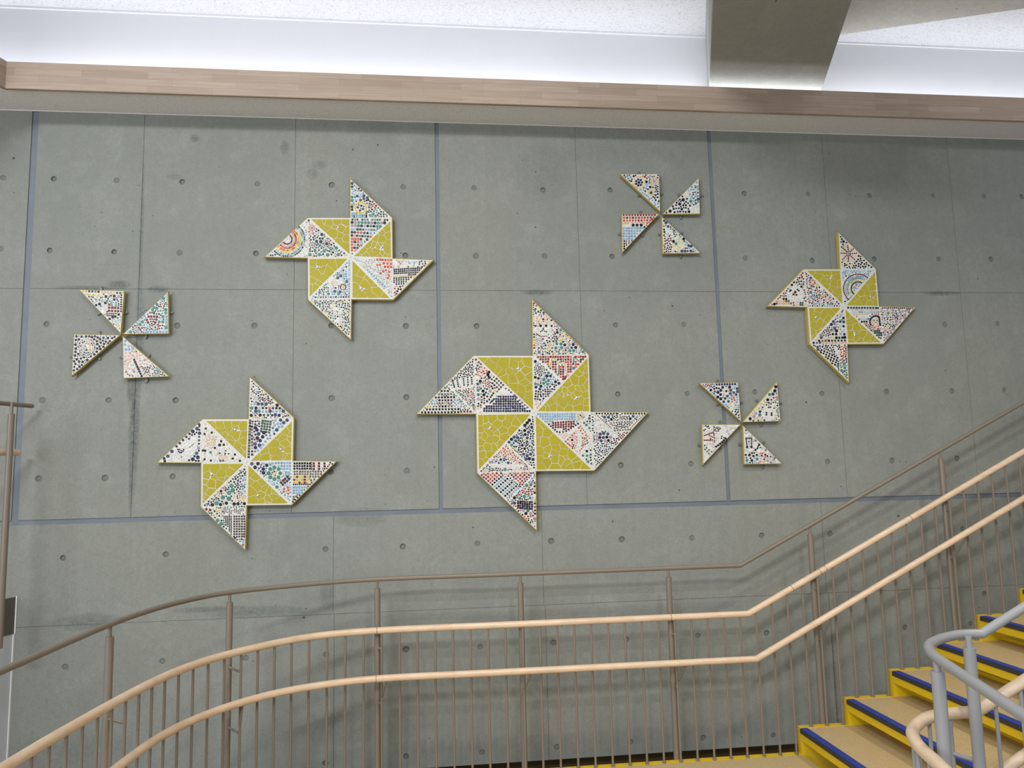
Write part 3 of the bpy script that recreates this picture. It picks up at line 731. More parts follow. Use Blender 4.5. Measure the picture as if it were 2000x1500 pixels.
def small(frame, tri, text, label, clips, grp):
    ox,oy,sc_=frame; TW=[Vector(W(ox+q[0]/sc_, oy+q[1]/sc_, YF)) for q in tri]; c=sum(TW,Vector((0,0)))/3
    root=thing('triangular_mosaic', label, 'mosaic', (c.x,YF+.03,c.y), group=grp)
    board([v[:] for v in TW], root, th=.021, lip=.0035)
    ins=inset_any([v[:] for v in TW],.0038); p=Panel(frame,[(0,0)]*3)
    def back(v):
        P=Vector((v[0],YF,v[1]-H)); x=1000+FPX*P.dot(_r)/P.dot(_f); y=750-FPX*P.dot(_u)/P.dot(_f); return ((x-ox)*sc_,(y-oy)*sc_)
    p=Panel(frame,[back(v) for v in ins],mg=.5*sc_); p.run(text); panel_obj(p,root,None)
    for cx,cy in clips:
        e=Vector(W(ox+cx/sc_, oy+cy/sc_, 4.61)); best=None
        for i in range(3):
            a,b=TW[i],TW[(i+1)%3]; d=b-a; t=max(.08,min(.92,(e-a).dot(d)/d.length_squared)); q=a+d*t
            if best is None or (q-e).length<(best-e).length: best=q
        dr=(best-e); n_=dr.normalized() if dr.length>1e-4 else Vector((0,1)); s_=Vector((-n_.y,n_.x)); bm=bmesh.new(); wd_=.0085; q=best+n_*.012
        pts=[q+s_*wd_]+[e+s_*wd_*math.cos(a)-n_*wd_*math.sin(a) for a in [PI*i/8 for i in range(9)]]+[q-s_*wd_]
        prism(bm,[v[:] for v in pts],4.611,4.6195); slab_pts=None
        bm2=bmesh.ops.bevel(bm,geom=bm.edges[:],offset=.0012,segments=1,affect='EDGES')
        tube(bm,[(e.x,4.611,e.y),(e.x,4.606,e.y)],.0045,10)
        keep(obj('mounting_clip',bm,M['clip'],label='grey metal mounting clip'),root)
CA,CB,CC,CD=(805,680,6),(1020,575,6),(1030,790,8),(910,800,6)
FC=(800,560,3); FA=(500,330,4.2865); FB=(290,720,4.055); FE=(1480,440,4.6875)
S1=(1190,320,7.5); S2=(120,540,6.817); S3=(1350,730,7.5)
pinwheel('c', FC, (730,738), [(716,72),(1052,398),(1063,732),(1402,734),(1083,1080),(742,1083),(747,1434),(394,1093),(388,748),(38,748),(374,402),(720,402)], [
(CB,'cat face of pink and white tiles above a green and blue patch','w 395 400 150 650 10;l 385 405 235 570 9 24 s =kRtyGskks;l 128 130 130 390 11 17 s =kGkbkyyptke;l 136 405 142 660 9 24 s =kBkGyyoRP;l 140 100 255 210 5 26 s =RoyGk;p 26 s b 262 215;p 26 s k 343 303;p 34 h p 375 338;p 34 h P 408 370;p 34 h k 213 368 280 368;p 26 s k 155 370 343 370 245 293;p 15 s k 245 318;p 15 s c 200 240 222 262 245 240 222 243;f 18 26 s ppe 150 245 260 215 355 300 355 360 150 360;p 17 h k 245 400 245 415 231 428 214 438 262 432 282 438;p 28 h w 185 403 215 405 280 405 340 405;l 165 462 205 488 4 16 s R;l 222 495 285 492 4 16 s R;f 14 20 h w 155 395 380 395 290 475 200 500 155 460;p 36 h P 198 593 168 630;f 12 18 sh PPs 150 500 230 520 215 580 150 660;p 38 h g 450 418 405 578 453 582 392 628 460 625 557 660 600 660 713 672 197 677;p 30 h g 350 628;p 38 h n 497 592 597 588 625 622;p 34 h N 578 625;p 36 h P 552 588 533 625;p 34 h k 410 447;p 36 h p 330 587;p 28 s y 445 543 315 620 540 500;p 24 s R 443 473;p 24 s o 480 490;l 455 400 730 665 18 16 h =kotyg;b 13 25 sh kkgGytPcsPk'),
(CB,'red and orange patch over blue and green patches','w 140 728 482 1035 20;l 342 765 328 840 5 18 s y;l 348 748 398 762 4 18 s e;l 403 775 422 812 3 16 s y;l 430 815 425 930 7 17 s G;l 500 812 510 915 6 17 s y;l 432 806 500 806 4 15 s y;l 604 738 600 800 4 18 s G;l 612 742 660 780 4 16 s G;p 38 h p 320 867 527 945;p 38 h g 435 963 600 865;R 150 715 770 715 470 1035;g 183 733 29.5 0 0 29 20 11 27 RRRroor;R;p 36 h k 152 787 152 972;o 10 17 s kcckt 200 870 62;p 38 h g 305 920 253 998 305 1008 250 1042 295 1052;p 36 h k 188 985;p 38 h n 288 957 330 957 388 1025 428 1042 160 1087 218 1075;p 36 h N 205 1110;p 34 h g 153 1048 185 1055;p 24 s e 160 1015 190 1015;g 350 1055 27 27 -26 28 2 6 24 nnk;g 160 1135 28 5 -3 30 3 4 24 kGkc;f 20 27 s ppe 150 1180 260 1200 160 1350;b 14 23 s nkbkGb'),
(CC,'white panel with a picture frame shape and a ball of hexagons','l 1080 143 1390 143 8 31 s k;p 24 s k 1412 143 1477 143;l 1525 140 1830 137 8 31 s k;l 1100 180 1310 370 10 21 s t;l 1800 175 1615 362 9 21 s t;p 48 h N 1203 197 1265 200 1650 185;p 48 h P 1300 297 1625 282;p 48 h k 1310 233 1605 222;p 48 h s 1708 195;l 1352 287 1560 268 6 30 s t;l 1365 408 1570 392 6 30 s t;p 30 s t 1357 327 1360 370 1563 312 1565 352;p 20 s k 1412 345 1462 340 1508 335;p 26 s t 1372 240 1410 197 1447 163 1490 190 1530 230;p 20 s t 1420 235 1450 215 1480 238;p 24 s R 1420 447 1445 467 1468 487 1490 465 1510 440 1450 510 1468 530 1490 505 1510 480 1428 490;p 54 h N 1135 462 1190 450 1255 460 1185 515 1150 568;p 54 h P 1080 490 1298 510 1212 568 1092 550;p 48 h k 1130 515 1240 510 1265 562;p 24 h N 1165 420 1220 420;p 22 h s 1060 257 1143 322 1075 388;f 13 19 h wwsw 1040 130 1395 400 1590 420 1520 420 1400 500 1320 480 1250 420 1045 420;p 26 s b 1310 640 1190 700 1090 850 1180 780;b 20 27 s kkkkbkn'),
(CC,'blue sky rows over a dark red boat and an orange shape','w 958 155 845 265 12;w 800 335 645 450 12;p 26 h k 825 170;o 14 20 s yetyo 830 180 62;p 40 h g 557 428;p 32 s k 503 432;l 335 310 462 425 5 32 s k;l 605 415 790 300 6 32 s k;R 370 268 760 235 745 330 560 400 410 345;g 362 292 40 -3 0 36 11 4 35 R;R 130 130 740 130 810 290 300 300;g 165 152 38 0 0 37 17 5 34 b;R;l 800 365 860 455 3 33 s o;l 825 345 900 430 4 22 s t;l 860 455 915 480 2 33 s o;l 900 440 965 530 4 22 s o;l 860 525 915 525 3 22 h k;l 920 530 945 590 3 22 h k;l 930 610 850 645 4 22 h k;f 16 22 s ooee 850 530 930 530 930 600 850 630;l 870 665 820 720 3 24 s o;l 730 450 600 580 5 33 s o;l 600 590 680 650 4 33 s o;p 40 h k 698 555;p 24 s k 720 633 712 658 703 683;f 16 22 s oopp 700 500 770 480 780 600 730 700 680 620;f 18 24 s ppe 470 460 660 440 600 530 560 540;p 44 h N 967 218;p 30 s k 975 175 932 265 975 265 885 290;p 44 h g 920 320 968 370 868 797 930 800 987 782 945 893;p 44 h n 928 730;p 30 s k 988 715 985 830 920 857 990 870 997 925;p 24 s g 965 300 985 415;b 14 20 h wwws'),
(CD,'red rows and a blue and black diamond pattern above mixed tiles','w 790 765 500 1070 12;l 425 755 505 757 4 16 s o;R 148 742 425 742 285 885;g 60 745 25 22 25 -22 17 17 26 RRor;R 515 742 780 742 650 905;g 60 745 25 22 25 -22 17 17 26 RRor;R 395 790 470 775 640 905 490 1070 290 890;g 60 745 25 22 25 -22 26 26 26 =kb;R;p 42 h k 797 782 620 975 595 1003 568 1033;p 42 h g 710 887 760 878 683 1017;p 40 h P 543 1068 672 1180 757 1215 805 1277;p 40 h N 568 1095;p 40 h n 702 1217;p 40 h g 725 1183;p 36 h g 630 1040 750 1035;R 592 1058 790 1068 790 1170 592 1150;g 610 1073 27 2 0 26 7 4 28 nnkkkRn;R;p 30 s o 757 1250;l 808 860 812 1050 6 28 s =tkykwy;l 808 1100 812 1220 4 28 s =ktRk;l 590 1165 755 1320 8 22 s tkoke;f 18 24 s Rrr 640 940 780 900 780 1010 680 1010;b 14 21 sh kkRkGtbk'),
(CD,'navy hexagons above an orange flower and a white patch','w 478 402 790 705 10;p 40 h k 742 125 717 155 690 185 688 245;p 38 h n 770 207;p 38 h N 732 265 565 322 605 328 583 367 505 382;p 36 h k 533 348 660 418 687 457;p 40 h n 693 292;p 40 h N 718 332 675 522 717 540 757 522;p 40 h n 742 575 785 583;p 40 h N 703 580;p 36 h g 535 415;p 28 s k 767 168 748 165 625 245;p 24 s y 688 350;p 20 s y 655 215;p 28 s o 330 553 550 505;o 16 22 s oooe 463 475 62;p 36 h P 283 615;p 32 h n 408 585;p 36 h N 495 623;p 40 h P 683 695;p 40 h g 458 700;f 16 25 sh bnbk 315 570 480 580 465 630 325 625;f 14 19 s Rpcpo 540 515 660 600 650 640 520 600;f 12 17 h w 285 640 480 635 690 665 560 680 300 680;f 14 21 sh ktekG 150 730 245 635 430 690 430 735;f 13 23 sh nkNkB 505 380 790 70 815 700;b 12 18 sh eykcs'),
(CA,'dark grid, fence and mixed small tiles','w 415 430 735 755 12;w 480 485 735 440 8;l 115 755 540 750 12 29 s k;l 575 746 683 744 4 28 s R;l 173 718 540 714 11 29 s k;l 568 724 650 722 4 18 s k;p 26 s y 180 685 212 685;p 20 s c 248 685 285 685;l 320 683 462 680 5 28 s =tkktt;p 26 s b 497 680 572 682 605 684 232 650 265 652 200 655;p 26 s p 535 680;p 28 s t 320 645 355 645 425 645 458 645;p 26 s b 500 642 540 645 575 652 240 612 275 612 497 606 530 610;l 320 612 458 610 5 28 s k;l 278 578 490 574 7 28 s k;l 313 542 455 538 5 28 s t;p 26 s g 490 545;l 345 503 418 503 3 28 s k;p 30 h g 385 466;l 470 375 495 455 5 21 s k;l 525 350 540 448 5 21 s k;l 600 360 608 432 4 20 s k;l 650 345 655 428 4 20 s k;l 695 345 700 418 4 20 s k;f 13 21 s k 718 125 725 325 560 345 465 372 500 325;p 38 h g 568 543 715 668;p 38 h P 630 600 710 535 655 560;f 11 17 h w 480 345 720 330 720 425 500 470;f 13 20 sh pcgctoP 490 500 735 450 735 750;b 12 18 sh tkeG'),
(CA,'rows of navy tiles like a mountain under a patch of flowers','w 1075 462 768 752 12;p 36 h N 815 732 845 700 865 672 1082 452;p 24 h N 915 640 945 612;p 22 s N 1030 490 1010 520 1135 490 1160 515 1200 550 1228 580 1260 610 1290 635 1320 665 1350 695;R 800 755 960 562 1200 556 1400 755;g 845 737 28 0 0 -28 20 7 27 n;R;f 12 18 h w 950 550 1080 470 1210 560;g 940 410 25 24 26 -26 4 3 26 cktcR;o 18 24 s ooer 815 275 60;o 14 19 s RRro 870 410 50;p 38 h k 902 278 887 312 903 343 798 388 830 503 840 547;p 38 h N 768 420;p 40 h g 773 492 775 545;p 40 h P 775 597 912 503;p 34 h w 768 350;p 28 s t 755 125 788 158 805 187 765 205;p 26 s y 965 500;b 16 26 sh kkgtGeRk')],
[(CB,'765 780 700 860 750 875 760 960 650 925 610 1000 700 1015 530 1030 580 1110 760 1060 650 1120 705 1090 740 1190 430 1130 500 1135 540 1172 510 1190 600 1180 690 1245 520 1215 460 1180 400 1200 440 1225 560 1250 640 1270 660 1320 760 1265 760 1335 480 1270 370 1230 320 1250 350 1325 440 1330 540 1325 280 1290 230 1340 300 1345 640 1150','640 1212'),
(CC,'160 250 180 400 300 420 260 320 190 590 190 730 190 840 420 560 260 600 310 700 440 690 580 640 430 840 300 900 420 750 570 760 540 860 700 780 580 830 210 960 420 970 600 900 660 980 760 860 780 940 880 980 290 790','352 815'),
(CA,'790 840 860 840 940 820 1040 810 1140 825 1290 790 1200 860 1000 890 1100 885 1060 960 1170 970 790 960 800 1020 900 990 880 900 960 940 1080 1040 900 1070 800 1100 850 1035 810 1180 980 1070 1000 990 880 1160 945 1150 1000 1110 820 1240 890 1235 850 1300 800 1340 1040 1120','918 935'),
(CA,'840 115 900 160 960 115 930 225 1070 180 1220 120 1350 160 1190 195 1270 205 1010 260 1140 265 1205 270 1080 350 1180 355 1260 330 1330 270 1370 330 1310 400 1180 470 1350 460 1280 470 1260 540 1380 540 1340 630 1050 290','1245 243')],
'largest pinwheel mosaic, in the middle of the wall, with a cat face blade')
pinwheel('a', FA, (795,740), [(787,76),(1143,408),(1147,747),(1493,760),(1150,1098),(803,1095),(797,1436),(432,1097),(430,750),(66,740),(430,405),(785,405)], [
(None,'green and blue blade with a yellow ring of tiles','p 26 h N 803 122 803 150;p 26 h g 803 237 803 265;p 26 h N 848 228 903 225 903 250 932 242 875 262;p 26 h g 955 390 980 378;a 877 325 46 0 360 17 17 s y;f 17 22 s c 845 300 910 300 910 350 845 350;o 14 19 s RRr 972 305 36;p 18 s k 863 165 880 183 925 265 940 260 955 272;f 14 17 s bbB 795 95 880 200 930 270 800 290;p 22 s k 805 342;p 24 h k 803 318;f 15 19 s GbG 990 330 1100 385 1000 370;g 805 372 17 0 0 16 8 3 16 kbgkb;b 10 16 sh GkgGk'),
(None,'rows of small round and square tiles','l 808 425 1100 428 15 18 s kbgkw;l 805 448 1080 455 11 26 h =kPggggPkgPk;l 805 475 1040 482 10 25 h =PPgkbkgkgg;l 805 505 990 512 9 22 s =bskGtPbgg;l 800 530 960 540 7 23 h =kkooNkb;l 800 557 960 568 8 21 h =kpkgkgko;l 803 585 930 592 6 24 s =oooRwG;l 803 611 880 613 4 23 s =okob;l 803 635 880 639 4 21 s =oPGo;l 803 660 850 662 3 23 s =okN;p 22 s o 803 682;b 10 16 sh kRgbo'),
(None,'black wavy rows and red tiles','l 1155 899 1320 897 11 13 h y;p 20 s y 1235 768;p 20 s b 1282 785 1325 785;o 12 16 s kkN 1395 790 30;R 1150 828 1420 808 1340 890 1150 885;g 1158 843 17.5 -1 0 17 16 4 16 k;R 1150 905 1310 907 1220 975 1150 960;g 1157 915 20 -1 0 17 10 4 15 k;R;f 13 20 sh pPw 1155 765 1220 765 1200 820 1155 820;f 12 20 s kkR 1200 985 1240 970 1200 1030 1160 1060;f 11 15 s RRp 1155 980 1195 980 1190 1040 1155 1060;p 13 s k 1275 820 1355 820;l 1470 770 1420 830 6 11 s y;b 9 13 h wwws'),
(None,'tiny chips with an orange arc and a blue band','g 1015 760 26 0 0 22 2 1 22 o;l 1060 762 1130 764 4 22 s o;l 1070 790 1130 795 3 24 s o;l 1080 820 1130 822 3 22 s o;p 22 s o 1015 805 1037 803 1065 858 1087 848 1115 862 1042 874 1112 890 1104 914;R 930 838 960 848 1085 990 1068 1005 920 865;g 950 830 18 17 -18 16 10 3 20 b;R;b 7 11 t skwbtwc'),
(None,'small chips in green, black and grey','p 26 h g 533 1133 752 1312;p 18 s k 558 1122;R 610 1150 740 1115 730 1290 640 1280;g 595 1140 20 3 2 21 9 9 15 skgwp;R;b 9 15 sh kGkcteygk'),
(None,'blue patch with small flowers','p 20 h y 730 990;a 730 990 23 0 360 9 14 s koc;o 10 12 s pe 655 955 26;a 590 1010 20 0 360 8 12 h kyk;p 26 h g 533 1035 607 1047 690 1047;p 26 h N 710 895 760 943 685 912 705 1030 660 1025;l 780 770 780 1060 16 17 s bbB;l 500 1075 775 1072 14 16 s kbtkb;g 735 880 20 0 0 20 3 2 19 b;f 10 14 sh wBww 600 930 710 890 730 960 610 1000;b 11 16 sh bbkbBg'),
(None,'rainbow arcs of small square tiles','o 9 12 h sw 262 590 26;a 262 590 40 -50 140 11 15 s Rk;a 262 590 57 -50 145 16 15 s p;a 262 590 74 -50 150 19 16 s Ro;a 262 590 92 -55 150 24 16 s yo;a 262 590 109 -60 150 27 16 s yY;a 262 590 127 -60 150 30 16 s Bgb;a 262 590 145 -60 150 32 16 s kbG;f 12 16 s kbB 100 690 180 690 180 735 80 735;b 10 13 h wwwP'),
(None,'flowers of round tiles over green hexagons','p 18 s k 442 432;p 26 h P 468 495 470 637 480 540;p 28 h k 592 627;a 468 495 23 0 360 9 12 s o;a 470 637 23 0 360 9 11 h c;a 592 627 25 0 360 10 13 h RPk;p 30 h n 552 550 543 610;p 28 h N 508 607;p 30 h g 530 718 570 688 672 662 688 718 600 720 495 685 452 718;p 24 h g 533 640;p 20 s k 535 583 558 583 645 700;f 10 14 sh ocRp 438 440 520 500 438 540;b 10 17 sh kgcGkseg')],
[(None,'1120 460 1095 500 1060 520 1110 550 1000 580 1050 590 1105 620 1045 630 940 620 985 635 1022 650 1100 690 960 690 1005 690 1060 700 1085 710 880 680 915 722 850 720 1035 722 1125 728 1000 650 1085 655','1052 658'),
(None,'830 840 885 870 825 925 870 935 940 905 850 1030 905 960 960 930 930 1040 1010 950 1020 1030 975 1075 1085 1065 820 985 890 1070','882 1000'),
(None,'470 785 540 785 640 810 720 790 460 845 490 885 565 840 600 850 560 920 470 920 530 960 455 1000 500 1000 455 1055','515 825'),
(None,'490 430 570 440 600 490 530 455 680 435 740 440 640 540 700 550 745 510 690 620 755 590 740 650 640 590 765 685 660 480 735 475 720 495 610 450','690 490')],
'large pinwheel mosaic at upper left of the wall with a rainbow blade')
pinwheel('b', FB, (783,740), [(799,58),(1155,388),(1147,729),(1495,732),(1135,1083),(780,1087),(769,1442),(411,1097),(414,750),(62,748),(427,397),(790,396)], [
(None,'rows of blue hexagons and square tiles','p 28 h g 817 312 877 337;p 28 h k 852 312 815 370 1020 290 885 368;p 28 h N 870 280 900 280 932 280 850 337 963 337 1005 365 1068 337;p 28 h n 970 338 1035 370;l 880 312 1040 314 7 21 s =skkokkk;l 905 340 1040 338 6 20 s b;l 915 368 980 370 3 20 s k;p 18 s b 815 282 840 282;f 10 15 sh RkkG 890 220 990 270 960 280 880 260;b 9 15 sh kkbpyGs'),
(None,'green patch and navy hexagons between columns of squares','l 797 410 790 700 14 21 s kct;l 820 410 822 680 12 20 s kPt;p 28 h N 1047 408 1098 408 1072 428 1017 485;p 30 h n 847 468 915 507 905 540 863 550 860 485 885 570 848 625;p 30 h N 872 517 845 595 880 607;R 900 400 990 400 960 520 890 500;g 905 412 21 3 -3 21 5 5 20 G;R;f 18 25 s bBb 970 400 1110 405 1040 480 960 530;l 1000 480 870 650 8 21 s b;b 12 19 s cnkt'),
(None,'checked blocks in black, dark red, brown, yellow and blue','l 1292 745 1292 795 4 12 h k;l 1150 918 1280 916 9 13 h k;R 1148 738 1287 738 1287 802 1148 802;g 1157 750 20.5 0 0 21 7 3 19.5 k;R 1298 738 1440 738 1360 802 1298 802;g 1310 750 21 0 0 22 7 3 21 =RwRwRwR;R 1148 803 1395 803 1345 870 1280 870 1280 845 1148 845;g 1157 815 21 0 0 20 12 5 18 t;R 1148 845 1277 845 1277 915 1148 915;g 1155 857 21 0 0 23 6 3 21 =yRyyRyRyyyRyyyRyRy;R 1140 925 1270 925 1200 1000 1140 1000;g 1150 940 22 0 0 22 6 3 21 b;R;f 16 20 s t 1280 850 1340 850 1285 920;p 13 h k 1440 745 1455 755;l 1220 990 1150 1060 5 15 h k;p 18 s t 1150 1015 1170 1012 1195 1012 1150 1035;b 9 14 h kt'),
(None,'ring of green hexagons on pale blue squares','a 998 828 46 0 360 8 32 h g;o 11 15 h Gyy 998 828 26;p 30 h N 820 752;p 30 h n 868 750 937 765 845 782 910 795 912 825;p 28 h g 1018 937;g 1050 900 17 -14 14 16 4 2 22 c;o 15 21 s o 1098 965 30;g 1010 748 22 0 0 22 6 3 19 b;g 1090 800 22 0 0 22 3 3 21 b;f 16 19 s B 1030 940 1100 890 1130 940 1060 960;f 12 17 s nk 850 750 930 770 900 830;b 10 16 sh bbBg'),
(None,'dark purple rows of small squares with red, yellow and green','R 672 1160 765 1160 765 1350 672 1350;g 680 1170 20 0 0 20 5 10 17 c;R 590 1165 665 1165 665 1350;g 600 1170 14 0 0 13 6 14 12 c;R 590 1105 765 1105 765 1160 590 1160;g 600 1112 14 0 0 12 12 5 9.5 kcw;R;f 16 25 s RRo 430 1110 510 1110 480 1165;f 14 18 s yYGe 500 1110 590 1115 580 1180 500 1160;p 32 h g 568 1237 540 1210;p 26 h N 690 1357;p 26 h P 740 1405;p 22 h b 570 1180;f 14 19 s bkb 670 1350 765 1350 765 1420;b 10 15 sh gkek'),
(None,'green hexagons with orange and black tiles','p 36 h g 658 927 668 962 640 983 590 1020 638 1030 540 1065;p 28 h k 507 1085 572 1087 618 1065 680 1080 710 1080 760 1080;p 24 h c 575 970;f 14 19 s ooe 500 1020 640 900 560 1010;f 16 21 s b 730 870 775 860 775 990 740 990;f 12 18 s kGc 650 890 770 780 760 860 700 960;f 12 16 s ypew 690 1020 770 1005 770 1050 680 1060;b 9 16 sh kGtekk'),
(None,'white creature with dark eyes inside a navy border','p 30 h N 155 693 187 655 385 475 382 670;p 30 h n 350 495 405 512 352 718 392 702;p 28 h P 397 628;p 22 s k 90 735 125 710 130 735;l 95 738 403 442 13 21 s nkn;f 14 21 s nnk 285 745 400 650 412 745;l 405 430 400 650 9 17 s k;p 13 h k 235 640 240 655 250 665 262 665 275 655 280 642 262 650 248 640;p 9 h k 330 620 345 610 355 600 265 700 330 540;f 14 18 s kn 300 540 400 450 380 510 320 560;b 12 16 h w'),
(None,'white ground scattered with navy and pastel tiles','p 26 h k 565 605;p 22 s k 597 603;p 24 h g 493 663;p 20 s k 445 518 455 475 502 507 577 575 527 628 430 648 450 650 445 718 495 728 685 680 668 712 725 730;p 20 s t 570 728 592 728;f 10 13 h yepp 450 520 540 540 520 640 460 620;f 10 15 sh pekw 560 660 700 720 560 720;p 13 h k 612 650 635 675 608 672;b 11 15 h wwwwwwe')],
[(None,'1120 460 1085 490 1125 515 1065 550 1030 525 1000 600 1085 590 1115 565 1000 655 1060 620 1030 680 1110 640 1080 680 870 690 915 665 925 705 970 700 1010 705 1115 695 1130 620','1050 640'),
(None,'810 820 850 850 815 900 890 900 850 930 820 960 920 950 885 1010 840 1040 900 1055 965 970 990 1010 945 1040 1060 1065 940 1075 1010 1050 1000 970','867 1006'),
(None,'440 790 530 795 600 770 680 770 460 840 520 860 570 830 575 870 650 820 450 890 500 910 560 910 440 950 490 980 430 1010 470 1020 430 1065 630 880','500 838'),
(None,'485 425 560 450 505 455 630 430 690 420 740 450 560 490 590 525 650 490 690 465 690 520 740 530 650 550 700 610 755 570 640 590 750 640 725 665 765 695 670 505','686 485')],
'large pinwheel mosaic at lower left with navy bordered white blade')
pinwheel('e', FE, (785,745), [(736,62),(1083,400),(1112,741),(1446,749),(1152,1090),(822,1092),(836,1444),(474,1090),(450,754),(86,744),(417,399),(753,399)], [
(None,'red star burst in pale yellow above black tiles','p 26 h P 828 260;l 828 282 828 330 4 15 s R;l 828 238 820 188 4 14 s R;l 847 263 900 256 4 14 s R;l 808 258 762 256 4 14 s R;l 842 277 882 312 4 14 s R;l 813 277 775 315 4 14 s R;l 844 243 885 205 4 14 s R;l 813 243 780 213 4 14 s R;o 9 13 sh yYee 828 262 78;p 26 h n 783 150;f 14 22 s kkn 745 70 800 110 790 165 750 165;f 14 20 s k 890 320 940 250 1070 385 900 392;b 11 17 sh kkye'),
(None,'rainbow of red, blue, yellow and green squares','a 915 580 132 100 310 30 15 s R;a 915 580 114 110 320 24 18 s bB;a 915 580 96 115 325 22 16 s gb;a 915 580 79 120 330 20 15 s Yy;a 915 580 61 130 330 15 17 s G;p 28 h P 882 572 900 545 937 535 875 605;p 12 h P 920 560;f 14 19 s bbB 760 402 1085 405 1010 460 900 430 780 460;b 10 16 sh bBbk'),
(None,'mauve hexagons and two small flowers','l 1140 758 1430 757 17 14 s kkR;p 28 h g 1192 805;a 1192 805 25 0 360 9 13 h ybe;p 20 h y 1190 925;a 1190 925 24 0 360 8 14 h pkG;p 28 h P 1235 780 1290 775 1320 790 1358 775 1385 800 1345 820 1305 855 1345 850 1265 910 1265 880 1165 965 1240 950 1160 1000 1200 1020 1235 1000 1180 1040;f 20 26 h P 1350 770 1420 760 1180 1070 1160 1040 1300 880;b 10 17 sh PkkGsP'),
(None,'rows of green, blue and beige tiles beside a round face','a 1078 885 54 150 390 13 20 s k;p 11 h k 1062 875 1090 872;p 10 h R 1080 892;o 12 16 s ppe 1076 885 44;l 825 755 1105 754 12 22 s G;l 845 774 1105 776 16 14 h pw;l 865 795 1105 795 12 20 s bB;l 880 816 1015 812 8 16 s e;l 925 838 1010 835 5 20 h w;l 925 862 1010 858 5 20 s gB;l 950 884 1015 882 4 20 s k;f 18 22 s ppo 1050 920 1110 910 1110 955 1060 945;g 1070 967 20 0 0 20 4 3 21 G;b 11 16 sh ookc'),
(None,'black and green diagonal rows with green hexagons','R 560 1110 690 1110 760 1290 690 1275 570 1165;g 560 1130 24 12 -8 21 10 9 20 k;R;f 14 19 s RRo 760 1110 812 1110 815 1240 750 1240;p 30 h g 790 1270 795 1305 765 1330 730 1290;p 26 h N 545 1115 543 1143;f 12 19 s bB 540 1110 600 1150 560 1170;f 12 21 sh gGg 700 1270 820 1250 832 1420;f 10 14 h w 700 1120 760 1150 740 1240;b 11 17 s kGk'),
(None,'blue hexagons above rows of square tiles','p 28 h k 717 1030 795 1027;l 743 1030 772 1029 2 24 s k;l 560 1058 795 1055 9 23 s =kttkGGGGG;l 510 1083 800 1081 11 22 s =kttpppppppp;p 30 h n 672 908 718 967;p 28 h N 690 882 785 885 702 942 580 1028 752 883;p 26 s k 788 850 783 925 715 997 685 997 790 998;f 12 19 s bbN 640 920 780 800 740 900 680 940;f 10 16 sh wBb 740 900 790 860 790 990 740 990;f 10 15 s kkR 590 960 680 950 660 1010 560 1010;p 16 h w 780 823;b 10 15 sh yekP'),
(None,'white bear face with black eyes and red mouth','p 24 h k 340 612;p 16 h k 292 605 302 597 362 590 374 600;g 326 634 25 5 0 18 2 1 22 R;p 24 s k 310 547 398 563;o 8 12 h w 345 628 79;f 15 21 s RRr 365 440 425 420 425 490 380 500;f 14 21 s GkG 315 525 430 500 430 545 360 550;l 423 595 423 670 5 16 s k;g 388 690 20 0 0 20 2 3 19 G;g 170 695 22 0 0 22 7 2 22 pppty;p 26 h k 150 722;p 22 s k 235 675 258 675;f 11 15 s Roky 150 690 290 550 250 680;b 10 16 s kpeG'),
(None,'scattered red, pink and green tiles','l 455 738 745 740 14 14 s bk;p 30 h g 483 615 562 640;p 28 h P 460 675;p 28 h N 482 483;p 28 h s 450 517;p 26 h w 582 582;o 13 18 s Roy 500 530 45;f 12 18 s oRtp 550 640 640 640 620 700 520 690;f 10 16 sh kRP 438 430 560 540 440 540;p 22 s t 573 675;b 10 17 sh cPbpogk')],
[(None,'1080 460 1055 505 1015 515 1090 545 980 570 1050 570 1060 625 1095 600 940 620 1000 620 1010 665 1095 665 960 690 905 650 880 680 860 710 920 715 1045 690 1090 710 1020 720 1030 620','1035 655'),
(None,'820 830 835 885 870 860 840 930 905 935 955 915 855 1010 905 970 950 1000 925 1050 860 1065 1000 1040 1045 1000 1090 1065 1010 1075 900 1030 1060 1030','890 1006'),
(None,'490 790 555 785 600 830 680 810 480 850 530 860 510 900 570 890 545 950 600 900 640 860 500 990 560 985 520 1020 490 1045 470 990 710 780 545 820','535 845'),
(None,'470 425 560 415 640 440 700 420 550 480 600 505 640 470 720 470 620 560 695 530 745 530 690 575 750 600 660 600 710 640 755 655 735 690 720 610 655 510','672 485')],
'large pinwheel mosaic at upper right of the wall with a bear face blade')
G1='triangular boards of the small pinwheel at upper right'; G2='triangular boards of the small pinwheel at left'; G3='triangular boards of the small pinwheel at lower right'
small(S1,[(152,148),(733,146),(750,706)],'p 42 h n 432 275;a 432 275 45 0 360 7 36 s n;a 432 275 85 0 360 20 24 s Ye;p 44 h P 655 255;a 655 255 42 0 360 10 26 h e;a 655 255 70 0 360 16 22 s ek;p 44 h G 610 425;a 610 425 42 0 360 10 22 s ey;o 20 30 s pR 525 190 35;p 40 h k 542 265 632 175;p 40 h n 597 342;f 28 36 s b 190 150 310 150 340 250 230 200;f 24 32 s b 430 370 560 450 745 600 745 690 560 540;f 28 36 s n 660 430 745 420 745 540 680 510;f 28 36 s kn 330 150 450 150 400 200 350 200;b 20 30 sh kknkb','small triangular mosaic with a navy flower ring, top left blade of its pinwheel',[(430,122),(430,465),(775,440)],G1)
